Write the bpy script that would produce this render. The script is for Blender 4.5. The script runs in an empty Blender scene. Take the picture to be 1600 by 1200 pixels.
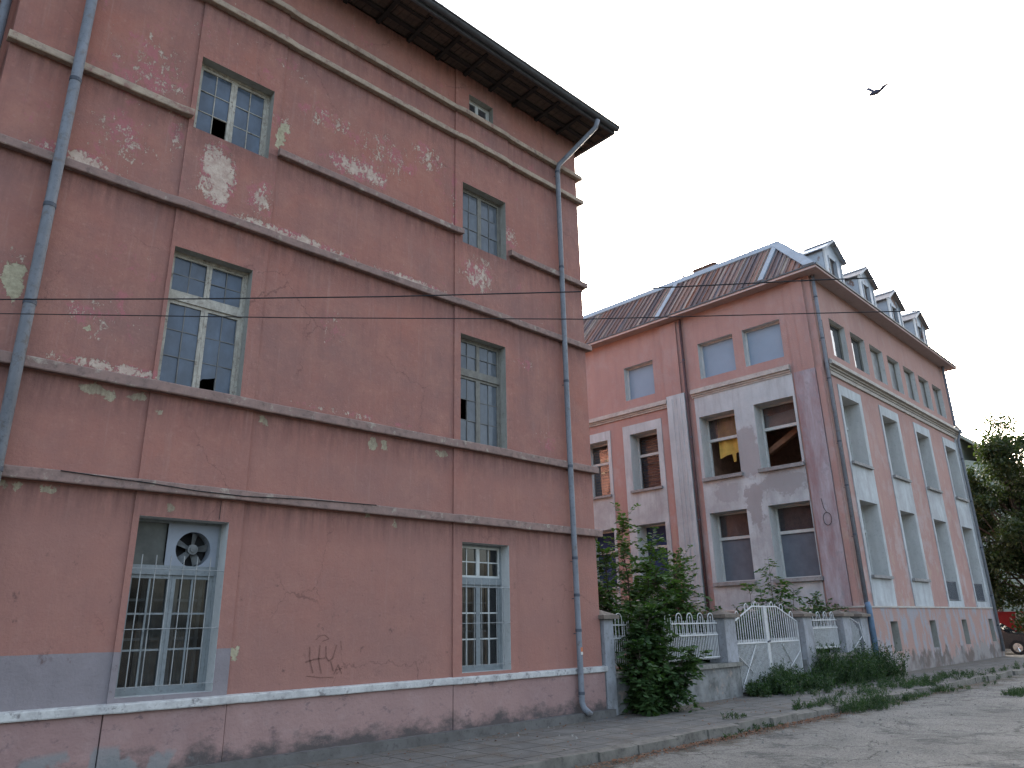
import bpy, math, random
from mathutils import Vector, Matrix
R = math.radians
random.seed(7)
SC = bpy.context.scene
COL = SC.collection

# ------------------------------------------------------------------ camera
cam = bpy.data.cameras.new('camera'); co = bpy.data.objects.new('camera', cam); COL.objects.link(co)
F = 1149.515; YAW, PIT, ROL = R(43.75434), R(18.28913), R(-1.18771)
cam.sensor_width = 36.0; cam.lens = F / 1600 * 36.0
cam.clip_start = 0.05; cam.clip_end = 4000
cy, sy, cp, sp = math.cos(YAW), math.sin(YAW), math.cos(PIT), math.sin(PIT)
fw = Vector((sy * cp, cy * cp, sp)); rt = Vector((cy, -sy, 0)); up = rt.cross(fw)
rt2 = math.cos(ROL) * rt + math.sin(ROL) * up; up2 = -math.sin(ROL) * rt + math.cos(ROL) * up
m = Matrix((rt2, up2, -fw)).transposed().to_4x4(); m.translation = Vector((0, -9.3, 1.55))
co.matrix_world = m
SC.camera = co

# ------------------------------------------------------------------ light
SUN_AZ, SUN_EL = 62.0, 17.0          # azimuth from +Y towards +X
w = bpy.data.worlds.new('World'); SC.world = w; w.use_nodes = True
nt = w.node_tree; nt.nodes.clear()
sky = nt.nodes.new('ShaderNodeTexSky'); sky.sky_type = 'NISHITA'; sky.sun_disc = False
sky.sun_elevation = R(SUN_EL); sky.sun_rotation = R(SUN_AZ)
sky.air_density = 1.0; sky.dust_density = 6.0; sky.ozone_density = 1.5; sky.altitude = 0
hs = nt.nodes.new('ShaderNodeHueSaturation'); hs.inputs['Saturation'].default_value = 0.72
bgn = nt.nodes.new('ShaderNodeBackground'); bgn.inputs['Strength'].default_value = 0.15
wo = nt.nodes.new('ShaderNodeOutputWorld')
nt.links.new(sky.outputs[0], hs.inputs['Color']); nt.links.new(hs.outputs[0], bgn.inputs['Color']); nt.links.new(bgn.outputs[0], wo.inputs[0])
sl = bpy.data.lights.new('sun', 'SUN'); sl.energy = 0.6; sl.angle = R(12); sl.color = (1, .94, .86)
so = bpy.data.objects.new('sun', sl); COL.objects.link(so)
sd = Vector((math.sin(R(SUN_AZ)) * math.cos(R(SUN_EL)), math.cos(R(SUN_AZ)) * math.cos(R(SUN_EL)), math.sin(R(SUN_EL))))
so.rotation_euler = sd.to_track_quat('Z', 'Y').to_euler(); so.location = (30, 30, 40)
SC.view_settings.view_transform = 'Standard'; SC.view_settings.look = 'None'
SC.view_settings.exposure = 2.5; SC.view_settings.gamma = 1.0
SC.cycles.max_bounces = 6; SC.cycles.transparent_max_bounces = 12
SC.cycles.caustics_reflective = False; SC.cycles.caustics_refractive = False

# ------------------------------------------------------------------ materials
class N:
    """tiny node-graph writer"""
    def __init__(s, name):
        s.m = bpy.data.materials.new(name); s.m.use_nodes = True
        s.t = s.m.node_tree; s.t.nodes.clear()
        s.out = s.t.nodes.new('ShaderNodeOutputMaterial')
        s.co = s.t.nodes.new('ShaderNodeTexCoord').outputs['Object']
        s.p = s.t.nodes.new('ShaderNodeBsdfPrincipled')
        s.t.links.new(s.p.outputs[0], s.out.inputs[0])
    def set(s, inp, v):
        if hasattr(v, 'is_linked') or isinstance(v, bpy.types.NodeSocket): s.t.links.new(v, inp)
        elif isinstance(v, (tuple, list)) and len(v) == 3 and inp.type == 'RGBA': inp.default_value = (*v, 1)
        else: inp.default_value = v
    def math(s, op, a, b=0.0, clamp=False):
        n = s.t.nodes.new('ShaderNodeMath'); n.operation = op; n.use_clamp = clamp
        s.set(n.inputs[0], a); s.set(n.inputs[1], b); return n.outputs[0]
    def scale(s, v, sc, loc=(0, 0, 0)):
        n = s.t.nodes.new('ShaderNodeMapping'); s.set(n.inputs[0], v)
        n.inputs['Scale'].default_value = sc; n.inputs['Location'].default_value = loc; return n.outputs[0]
    def noise(s, sc, det=4, rough=.55, v=None, dist=0.0, col=False):
        n = s.t.nodes.new('ShaderNodeTexNoise'); s.set(n.inputs['Vector'], v if v is not None else s.co)
        n.inputs['Scale'].default_value = sc; n.inputs['Detail'].default_value = det
        n.inputs['Roughness'].default_value = rough; n.inputs['Distortion'].default_value = dist
        return n.outputs['Color' if col else 'Fac']
    def ramp(s, v, a, b, lo=0.0, hi=1.0):
        n = s.t.nodes.new('ShaderNodeMapRange'); n.clamp = True
        s.set(n.inputs['Value'], v)
        n.inputs['From Min'].default_value = a; n.inputs['From Max'].default_value = b
        n.inputs['To Min'].default_value = lo; n.inputs['To Max'].default_value = hi; return n.outputs[0]
    def mix(s, f, a, b, mode='MIX'):
        n = s.t.nodes.new('ShaderNodeMix'); n.data_type = 'RGBA'; n.blend_type = mode
        s.set(n.inputs[0], f); s.set(n.inputs[6], a); s.set(n.inputs[7], b); return n.outputs[2]
    def sep(s, v=None):
        n = s.t.nodes.new('ShaderNodeSeparateXYZ'); s.set(n.inputs[0], v if v is not None else s.co); return n.outputs
    def comb(s, x, y, z):
        n = s.t.nodes.new('ShaderNodeCombineXYZ')
        for i, q in enumerate((x, y, z)): s.set(n.inputs[i], q)
        return n.outputs[0]
    def vmath(s, op, a, b):
        n = s.t.nodes.new('ShaderNodeVectorMath'); n.operation = op
        s.set(n.inputs[0], a); s.set(n.inputs[1], b); return n.outputs[0] if op != 'LENGTH' and op != 'DISTANCE' else n.outputs['Value']
    def bump(s, h, st=.3, d=.02):
        n = s.t.nodes.new('ShaderNodeBump'); s.set(n.inputs['Height'], h)
        n.inputs['Strength'].default_value = st; n.inputs['Distance'].default_value = d
        s.t.links.new(n.outputs[0], s.p.inputs['Normal'])
    def fin(s, col, rough=.85, metal=0.0, spec=.3):
        s.set(s.p.inputs['Base Color'], col); s.set(s.p.inputs['Roughness'], rough)
        s.p.inputs['Metallic'].default_value = metal; s.p.inputs['Specular IOR Level'].default_value = spec
        return s.m
    def ell(s, v, cx, cz, rx, rz, axis=0):
        """soft ellipse mask in the facade plane; v = separated xyz outputs"""
        dx = s.math('MULTIPLY', s.math('SUBTRACT', v[axis], cx), 1 / rx)
        dz = s.math('MULTIPLY', s.math('SUBTRACT', v[2], cz), 1 / rz)
        d = s.math('ADD', s.math('MULTIPLY', dx, dx), s.math('MULTIPLY', dz, dz))
        return s.ramp(d, 0, 1, 1, 0)

def simple(name, col, rough=.8, var=.25, sc=6, bump=.15, metal=0.0, spec=.3, col2=None):
    n = N(name); f = n.noise(sc, 5, .6)
    c2 = col2 or tuple(x * (1 - var) for x in col)
    c = n.mix(n.ramp(f, .35, .65), col, c2)
    n.bump(n.noise(sc * 6, 3), bump, .01)
    return n.fin(c, rough, metal, spec)

def facade_a():
    n = N('salmon_plaster_old')
    v = n.sep(); x, z = v[0], v[2]
    base = n.mix(n.ramp(n.noise(.5, 6, .62), .36, .64), (.308, .132, .102), (.245, .132, .114))
    base = n.mix(n.ramp(n.noise(1.7, 7, .72), .46, .66, 0, .6), base, (.35, .175, .135))
    base = n.mix(n.ramp(n.noise(1.1, 7, .72, n.scale(n.co, (1, 1, 1), (6, 6, 6))), .50, .68, 0, .55), base, (.225, .125, .112))
    base = n.mix(n.ramp(n.noise(11, 6, .7), .52, .72, 0, .45), base, (.21, .10, .085))
    base = n.mix(n.ramp(n.noise(13, 6, .7, n.scale(n.co, (1, 1, 1), (6, 1, 6))), .55, .72, 0, .45), base, (.40, .225, .185))
    st = n.noise(1.6, 7, .72, n.scale(n.co, (3.4, 1, .25)))
    base = n.mix(n.ramp(st, .52, .72, 0, .42), base, (.17, .092, .082))
    st2 = n.noise(2.4, 7, .72, n.scale(n.co, (4.6, 1, .28), (7, 0, 3)))
    base = n.mix(n.ramp(st2, .56, .72, 0, .35), base, (.37, .25, .22))
    base = n.mix(n.ramp(n.math('ADD', z, n.math('MULTIPLY', n.noise(.6, 4), 1.5)), 3.6, 5.4, .5, 0), base, (.29, .155, .128))
    # peeling clusters: several flake sizes, only dense where the paint is failing
    sp = n.math('ADD', n.math('MULTIPLY', n.noise(5.5, 6, .7, n.scale(n.co, (1.2, 1, .8)), .4), .5), n.math('MULTIPLY', n.noise(22, 7, .75, n.scale(n.co, (1.1, 1, .8)), .2), .5))
    sp2 = n.math('ADD', n.math('MULTIPLY', n.noise(3.5, 6, .7, n.scale(n.co, (1, 1, .8), (11, 3, 5)), .5), .6), n.math('MULTIPLY', n.noise(17, 7, .75, n.scale(n.co, (1, 1, .8), (1, 3, 5))), .4))
    cl = None
    for e in [(3.2, 7.7, .42, .75, 1.35), (3.85, 7.55, .35, .6, 1.0), (4.9, 9.5, .9, .45, .85), (6.0, 9.35, 1.2, .75, .85), (5.5, 8.85, 1.0, .35, 1.1), (6.9, 9.75, .7, .5, .95), (2.2, 8.9, 1.0, 1.2, .8), (2.0, 7.7, .9, .75, .8),
              (2.0, 5.2, .9, .6, .75), (2.3, 6.1, .7, .5, .6), (4.4, 7.17, 1.7, .16, 1.15), (6.6, 7.15, 1.1, .13, 1.2), (8.1, 7.75, .65, .6, 1.05), (8.9, 8.9, .5, .4, .85), (5.2, 5.9, .4, .7, .7), (9.3, 6.3, .7, .2, .8), (9.7, 4.9, .6, .4, .7), (2.3, 4.6, 1.2, .12, 1.15), (4.2, 10.1, .7, .35, .7), (1.1, 5.5, .3, .5, .8), (1.5, 7.2, .8, .2, 1.1), (4.1, 9.0, .3, .5, .9), (7.5, 9, .12, 1.5, .8), (5.5, 4.62, 2.4, .1, .7), (2.8, 10.0, .8, .6, .6), (2.6, 8.1, .18, .8, .9)]:
        k = n.math('MULTIPLY', n.ell(v, *e[:4]), e[4])
        cl = k if cl is None else n.math('MAXIMUM', cl, k)
    cl = n.math('MAXIMUM', cl, n.ramp(z, 4.5, 7.5, 0.05, .42))
    thr = n.math('SUBTRACT', .716, n.math('MULTIPLY', cl, .235))
    pk = n.ramp(n.math('SUBTRACT', sp2, n.math('SUBTRACT', thr, .035)), 0, .05)
    base = n.mix(n.math('MULTIPLY', pk, .62), base, (.36, .125, .145))
    ch = n.ramp(n.math('SUBTRACT', sp, thr), -.008, .022)
    base = n.mix(n.math('MULTIPLY', ch, .8), base, n.mix(n.ramp(n.noise(9, 4, .7), .35, .65), (.54, .48, .39), (.38, .31, .25)))
    # chips where the plaster skin has fallen off
    wob = n.vmath('ADD', n.vmath('MULTIPLY', n.vmath('SUBTRACT', n.noise(6, 4, .6, col=True), (.5, .5, .5)), (.26, 0, .26)), n.vmath('MULTIPLY', n.vmath('SUBTRACT', n.noise(26, 4, .7, col=True), (.5, .5, .5)), (.10, 0, .10)))
    vv = n.sep(n.vmath('ADD', n.co, wob))
    cc = None
    for e in [(2.12, 4.3, .15, .07), (2.28, 4.28, .1, .05), (2.6, 4.3, .1, .05), (2.87, 4.17, .035, .05), (4.22, 4.27, .08, .07), (5.97, 4.23, .08, .09), (6.18, 4.24, .07, .07), (7.28, 4.26, .13, .06), (1.12, 5.45, .12, .2), (1.16, 5.25, .07, .15),
              (4.08, 8.8, .08, .26), (4.16, 8.98, .07, .09), (1.42, 3.09, .05, .04), (1.56, 3.09, .04, .04), (1.82, 3.1, .09, .04), (6.39, 3.07, .03, .06), (5.9, 3.12, .05, .03), (3.14, 2.98, .04, .06), (4.1, 1.3, .06, .07), (1.95, 5.02, .03, .03)]:
        k = n.ell(vv, *e); cc = k if cc is None else n.math('MAXIMUM', cc, k)
    cm = n.ramp(cc, .05, .14)
    base = n.mix(n.math('MULTIPLY', n.ramp(cc, .001, .05), .6), base, (.20, .10, .085))
    base = n.mix(cm, base, n.mix(n.ramp(n.noise(18, 5, .7), .35, .65), (.42, .385, .27), (.27, .24, .165)))
    # lavender repaint low on the left
    lav = n.math('MULTIPLY', n.math('LESS_THAN', x, 4.05), n.math('LESS_THAN', n.math('ADD', z, n.math('MULTIPLY', n.noise(3, 3), .03)), 1.39))
    base = n.mix(lav, base, n.mix(n.ramp(n.noise(3, 6, .7), .3, .7), (.235, .212, .222), (.19, .17, .178)))
    gs = n.ramp(n.noise(6, 7, .74, n.scale(n.co, (1, 1, .8), (3, 1, 9))), .60, .68, 0, .65)
    base = n.mix(n.math('MULTIPLY', gs, n.ramp(z, 2.0, 3.2, 1, .0)), base, (.10, .06, .055))
    # hairline cracks
    for ax, o in ((.7, 7),):
        w_ = n.t.nodes.new('ShaderNodeTexVoronoi'); w_.feature = 'DISTANCE_TO_EDGE'; w_.inputs['Scale'].default_value = ax
        n.set(w_.inputs['Vector'], n.scale(n.vmath('ADD', n.co, n.vmath('MULTIPLY', n.noise(2.5, 5, .7, col=True), (.5, .0, .5))), (1, 1, .7), (o, 0, o)))
        cr = n.math('MULTIPLY', n.ramp(w_.outputs['Distance'], .0015, .005, 1, 0), n.ramp(n.noise(.8, 3, .5, n.scale(n.co, (1, 1, 1), (o, 3, 2))), .54, .62, 0, .45))
        base = n.mix(cr, base, (.10, .05, .045))
    # shade below bands and eaves put into the plaster colour, broken into streaks
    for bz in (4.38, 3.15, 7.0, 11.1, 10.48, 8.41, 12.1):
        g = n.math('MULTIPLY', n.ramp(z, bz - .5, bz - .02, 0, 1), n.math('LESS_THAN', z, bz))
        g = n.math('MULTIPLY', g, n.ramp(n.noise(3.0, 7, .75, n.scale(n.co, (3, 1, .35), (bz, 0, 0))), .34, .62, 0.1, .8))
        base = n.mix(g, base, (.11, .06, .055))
    h = n.math('ADD', n.math('MULTIPLY', n.noise(30, 6, .65), .5), n.math('ADD', n.math('MULTIPLY', n.noise(3, 5), .9), n.math('MULTIPLY', n.math('MAXIMUM', ch, cm), -.5)))
    n.bump(h, .6, .025)
    return n.fin(base, .9, 0, .2)

def plinth_a():
    n = N('lavender_pink_plinth_plaster')
    v = n.sep(); z = v[2]
    b = n.mix(n.ramp(n.noise(.9, 5, .6), .3, .7), (.325, .21, .19), (.255, .165, .155))
    b = n.mix(n.ramp(n.noise(2.4, 6, .7), .5, .7, 0, .5), b, (.35, .255, .24))
    g = n.math('ADD', n.ramp(z, .0, .5, .42, -.1), n.noise(2.2, 7, .7, n.scale(n.co, (1, 1, 1.6))))
    b = n.mix(n.ramp(g, .56, .78, 0, .92), b, (.075, .068, .066))
    sp = n.noise(5, 6, .72, n.scale(n.co, (1, 1, 1.5), (5, 2, 1)))
    b = n.mix(n.ramp(sp, .58, .68, 0, .65), b, (.10, .075, .085))
    g2 = n.math('MULTIPLY', n.ell(v, 2.6, .1, 1.5, .42), n.ramp(n.noise(3, 5), .35, .55))
    b = n.mix(n.ramp(g2, .3, .5, 0, .75), b, (.20, .215, .215))
    n.bump(n.math('ADD', n.noise(20, 5), n.math('MULTIPLY', n.noise(3, 5), 1.5)), .5, .02)
    return n.fin(b, .92, 0, .2)

def weathered(name, col, dirt, amt=.5, sc=3.0, streak=(3, 3, .5), rough=.85, bump=.4, extra=None):
    n = N(name)
    f = n.noise(sc, 7, .68, n.scale(n.co, streak))
    b = n.mix(n.ramp(f, .38, .72, 0, amt), col, dirt)
    b = n.mix(n.ramp(n.noise(sc * 4, 6, .7), .55, .72, 0, amt * .8), b, tuple(x * .6 for x in dirt))
    if extra: b = n.mix(n.ramp(n.noise(sc * 1.7, 6, .7, n.scale(n.co, (1, 1, 1), (4, 4, 4))), .56, .66, 0, .9), b, extra)
    n.bump(n.noise(sc * 9, 5), bump, .008)
    return n.fin(b, rough, 0, .25)

def facade_b():
    n = N('pink_plaster_patchy')
    v = n.sep(); z = v[2]
    b = n.mix(n.ramp(n.noise(.6, 5, .6), .3, .7), (.37, .228, .198), (.32, .195, .172))
    st = n.noise(1.4, 6, .65, n.scale(n.co, (2.6, 2.6, .22)))
    b = n.mix(n.ramp(st, .48, .75, 0, .45), b, (.23, .15, .145))
    # pale repairs and worn paint below the cornice
    f = n.noise(1.3, 7, .72, n.scale(n.co, (1, 1, .7), (3, 3, 3)))
    lo = n.ramp(z, 2.0, 9.6, .62, 0.15)
    b = n.mix(n.math('MULTIPLY', n.ramp(f, .50, .60), lo), b, (.38, .34, .335))
    b = n.mix(n.math('MULTIPLY', n.ramp(n.noise(1.8, 6, .7, n.scale(n.co, (1.3, 1.3, .8), (8, 1, 2))), .56, .62), n.ramp(z, 3, 9, .55, .05)), b, (.38, .29, .23))
    n.bump(n.math('ADD', n.noise(22, 5), n.math('MULTIPLY', f, 1.2)), .45, .02)
    return n.fin(b, .9, 0, .2)

def white_b():
    n = N('stained_white_plaster')
    v = n.sep(); y, z = v[1], v[2]
    b = n.mix(n.ramp(n.noise(.8, 6, .65), .35, .65), (.465, .495, .50), (.365, .39, .40))
    st = n.noise(1.3, 7, .7, n.scale(n.co, (2.5, 2.5, .3)))
    b = n.mix(n.ramp(st, .46, .72, 0, .65), b, (.25, .25, .255))
    lowz = n.ramp(z, 9.2, 6.2, 0, 1)
    b = n.mix(n.math('MULTIPLY', n.ramp(n.noise(.9, 7, .7, n.scale(n.co, (1, 1, .8), (3, 8, 1))), .44, .62), n.math('MULTIPLY', lowz, .6)), b, (.27, .265, .27))
    wob = n.vmath('MULTIPLY', n.vmath('SUBTRACT', n.noise(1.6, 6, .65, col=True), (.5, .5, .5)), (0, 1.1, 1.4))
    wob = n.vmath('ADD', wob, n.vmath('MULTIPLY', n.vmath('SUBTRACT', n.noise(9, 6, .75, col=True), (.5, .5, .5)), (0, .5, .5)))
    vv = n.sep(n.vmath('ADD', n.co, wob))
    for e, c in (((3.0, 7.1, .6, 1.0), (.25, .235, .235)), ((1.9, 5.85, 1.0, .4), (.23, .225, .225)), ((2.9, 5.2, .35, .9), (.235, .22, .22)), ((3.9, 5.8, .6, .4), (.27, .27, .275))):
        m_ = n.math('MULTIPLY', n.ramp(n.ell(vv, *e, axis=1), .08, .40, 0, .8), n.math('LESS_THAN', v[0], .7))
        b = n.mix(m_, b, n.mix(n.noise(2, 4), c, tuple(q * 1.15 for q in c)))
    b = n.mix(n.ramp(n.noise(7, 7, .75, n.scale(n.co, (1, 1, .6), (2, 2, 2))), .60, .72, 0, .5), b, (.20, .19, .19))
    n.bump(n.math('ADD', n.noise(22, 5), n.noise(2.5, 5)), .4, .015)
    return n.fin(b, .9, 0, .2)

def plinth_b():
    n = N('pink_plinth_with_washed_out_patches')
    v = n.sep(); z = v[2]
    f = n.noise(1.5, 7, .7, n.scale(n.co, (1.4, 1.4, .6)))
    b = n.mix(n.ramp(f, .47, .56), (.33, .215, .185), (.275, .27, .285))
    g = n.math('ADD', n.ramp(z, .1, 1.0, .22, -.22), n.noise(1.7, 7, .7, n.scale(n.co, (1.5, 1.5, .8), (5, 5, 5))))
    b = n.mix(n.ramp(g, .50, .56, 0, .9), b, n.mix(n.ramp(n.noise(1.1, 5, .6), .42, .55), (.12, .10, .09), (.24, .225, .215)))
    n.bump(n.math('ADD', n.noise(20, 5), n.math('MULTIPLY', f, 2)), .5, .02)
    return n.fin(b, .92, 0, .2)

def glass(name, tint=(.5, .52, .52), dirt=.25, fk=1.15, dcol=(.30, .33, .36), body=(.02, .022, .025), opaque=0.0):
    """dirty window glass: see-through, mirror-like by Fresnel, with a dust film"""
    n = N(name); t = n.t
    fr = t.nodes.new('ShaderNodeFresnel'); fr.inputs['IOR'].default_value = 1.6
    tr = t.nodes.new('ShaderNodeBsdfTransparent'); tr.inputs[0].default_value = (*tint, 1)
    gl = t.nodes.new('ShaderNodeBsdfGlossy'); gl.inputs['Roughness'].default_value = .04
    bp = t.nodes.new('ShaderNodeBump'); bp.inputs['Strength'].default_value = .06; bp.inputs['Distance'].default_value = .05
    t.links.new(n.noise(2.5, 2), bp.inputs['Height']); t.links.new(bp.outputs[0], gl.inputs['Normal'])
    df = t.nodes.new('ShaderNodeBsdfDiffuse')
    t.links.new(n.mix(n.ramp(n.noise(4, 5), .3, .7), dcol, tuple(c * .7 for c in dcol)), df.inputs[0])
    m0 = t.nodes.new('ShaderNodeMixShader'); m0.inputs[0].default_value = opaque
    bk = t.nodes.new('ShaderNodeBsdfDiffuse'); bk.inputs[0].default_value = (*body, 1)
    t.links.new(tr.outputs[0], m0.inputs[1]); t.links.new(bk.outputs[0], m0.inputs[2])
    m1 = t.nodes.new('ShaderNodeMixShader'); t.links.new(n.math('MULTIPLY', fr.outputs[0], fk, True), m1.inputs[0])
    t.links.new(m0.outputs[0], m1.inputs[1]); t.links.new(gl.outputs[0], m1.inputs[2])
    m2 = t.nodes.new('ShaderNodeMixShader'); t.links.new(n.ramp(n.noise(1.8, 6, .65, n.scale(n.co, (2, 2, 1))), .3, .75, dirt * .5, dirt * 1.5), m2.inputs[0])
    t.links.new(m1.outputs[0], m2.inputs[1]); t.links.new(df.outputs[0], m2.inputs[2])
    t.links.new(m2.outputs[0], n.out.inputs[0])
    return n.m

def tin_roof():
    n = N('rusty_brown_tin_roof')
    v = n.sep()
    f = n.noise(1.0, 2, .5, n.scale(n.co, (.05, 3.4, .05)))
    b = n.mix(n.ramp(f, .38, .62), (.095, .07, .07), (.225, .125, .095))
    f2 = n.noise(1.0, 2, .5, n.scale(n.co, (.08, 6.1, .08), (5, 9, 2)))
    b = n.mix(n.ramp(f2, .56, .62, 0, .85), b, (.36, .29, .235))
    b = n.mix(n.ramp(f2, .38, .43, .8, 0), b, (.15, .145, .16))
    f3 = n.noise(1.0, 2, .5, n.scale(n.co, (.08, 5.0, .08), (1, 2, 2)))
    b = n.mix(n.ramp(f3, .58, .63, 0, .8), b, (.26, .105, .06))
    b = n.mix(n.ramp(n.noise(3, 6, .7, n.scale(n.co, (1, 2, 1))), .5, .68, 0, .6), b, (.11, .055, .045))
    n.bump(n.noise(8, 4), .3, .02)
    return n.fin(b, .7, .1, .3)

def blue_tin():
    n = N('pale_blue_tin_with_rust')
    b = n.mix(n.ramp(n.noise(1.8, 6, .65), .35, .65), (.42, .46, .50), (.31, .35, .39))
    f = n.noise(1.3, 6, .65, n.scale(n.co, (1.6, 1.6, .9), (2, 6, 1)))
    b = n.mix(n.ramp(f, .56, .62), b, n.mix(n.noise(6, 4), (.13, .065, .045), (.2, .13, .1)))
    n.bump(n.noise(7, 4), .3, .02)
    return n.fin(b, .5, .1, .4)

def pavement():
    n = N('broken_pavement_slabs')
    v = n.sep()
    wob = n.vmath('MULTIPLY', n.vmath('SUBTRACT', n.noise(.8, 3, col=True), (.5, .5, .5)), (.12, .12, 0))
    br = n.t.nodes.new('ShaderNodeTexBrick'); n.set(br.inputs['Vector'], n.vmath('ADD', n.co, wob))
    br.inputs['Scale'].default_value = 1.0; br.inputs['Brick Width'].default_value = .5; br.inputs['Row Height'].default_value = .5
    br.inputs['Mortar Size'].default_value = .016; br.inputs['Mortar Smooth'].default_value = .3; br.offset = .0
    b = n.mix(n.ramp(n.noise(2.2, 6, .65), .35, .65), (.158, .153, .143), (.108, .105, .10))
    br.inputs['Color1'].default_value = (.9, .9, .9, 1); br.inputs['Color2'].default_value = (1.15, 1.13, 1.1, 1); br.inputs['Mortar'].default_value = (.38, .36, .32, 1)
    worn = n.ramp(n.noise(.9, 5, .7, n.scale(n.co, (1, 1, 1), (7, 7, 0))), .42, .6)
    bm = n.mix(1.0, b, br.outputs[0], 'MULTIPLY')
    b = n.mix(n.math('MULTIPLY', worn, .45), bm, b)
    d = n.ramp(n.math('ADD', n.noise(1.6, 7, .72), n.ramp(v[1], -.8, -.05, 0, .12)), .50, .66, 0, .75)
    b = n.mix(d, b, (.115, .095, .075))
    b = n.mix(n.ramp(n.noise(26, 4, .6), .62, .7, 0, .6), b, (.075, .06, .045))
    n.bump(n.math('ADD', n.math('MULTIPLY', br.outputs['Fac'], -.6), n.math('ADD', n.noise(25, 5), n.math('MULTIPLY', n.noise(1.5, 5), 2))), .5, .02)
    return n.fin(b, .92, 0, .2)

def road():
    n = N('dusty_worn_asphalt')
    v = n.sep()
    b = n.mix(n.ramp(n.noise(.45, 8, .68, dist=.8), .38, .62), (.27, .255, .225), (.185, .175, .158))
    b = n.mix(n.ramp(n.noise(1.3, 8, .72, dist=.5), .48, .62, 0, .7), b, (.27, .258, .232))
    b = n.mix(n.ramp(n.noise(.6, 8, .75, n.scale(n.co, (1, 1, 1), (9, 4, 0))), .53, .60, 0, .75), b, (.085, .083, .08))
    b = n.mix(n.ramp(n.noise(30, 6, .78), .50, .62, 0, .8), b, (.085, .08, .072))
    b = n.mix(n.ramp(n.noise(24, 6, .78, n.scale(n.co, (1, 1, 1), (2, 2, 2))), .56, .64, 0, .7), b, (.36, .345, .31))
    edge = n.math('ADD', n.ramp(v[1], -3.4, -2.35, 0, .32), n.noise(1.8, 7, .7))
    b = n.mix(n.ramp(edge, .62, .78, 0, .85), b, (.095, .08, .062))
    w_ = n.t.nodes.new('ShaderNodeTexVoronoi'); w_.feature = 'DISTANCE_TO_EDGE'; w_.inputs['Scale'].default_value = .9
    n.set(w_.inputs['Vector'], n.vmath('ADD', n.co, n.vmath('MULTIPLY', n.noise(1.5, 6, .7, col=True), (.9, .9, 0))))
    cr = n.math('MULTIPLY', n.ramp(w_.outputs['Distance'], .004, .018, 1, 0), n.ramp(n.noise(.5, 3), .45, .55, 0, .8))
    b = n.mix(cr, b, (.05, .048, .045))
    h = n.math('ADD', n.math('MULTIPLY', n.noise(45, 6, .72), 1.0), n.math('ADD', n.math('MULTIPLY', n.noise(7, 7, .72), 1.6), n.math('MULTIPLY', n.noise(1.2, 4), 2)))
    n.bump(h, .9, .035)
    return n.fin(b, .93, 0, .2)

def foliage(name, a, b_, c):
    n = N(name); f = n.noise(1.6, 3, .5); g = n.noise(14, 2, .5)
    col = n.mix(n.ramp(f, .35, .65), a, b_); col = n.mix(n.ramp(g, .5, .75, 0, .7), col, c)
    n.fin(col, .55, 0, .35)
    tl = n.t.nodes.new('ShaderNodeBsdfTranslucent'); n.t.links.new(n.mix(1.0, col, (1.2, 1.5, .5), 'MULTIPLY'), tl.inputs[0])
    mx = n.t.nodes.new('ShaderNodeMixShader'); mx.inputs[0].default_value = .35
    n.t.links.new(n.p.outputs[0], mx.inputs[1]); n.t.links.new(tl.outputs[0], mx.inputs[2]); n.t.links.new(mx.outputs[0], n.out.inputs[0])
    return n.m

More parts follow.
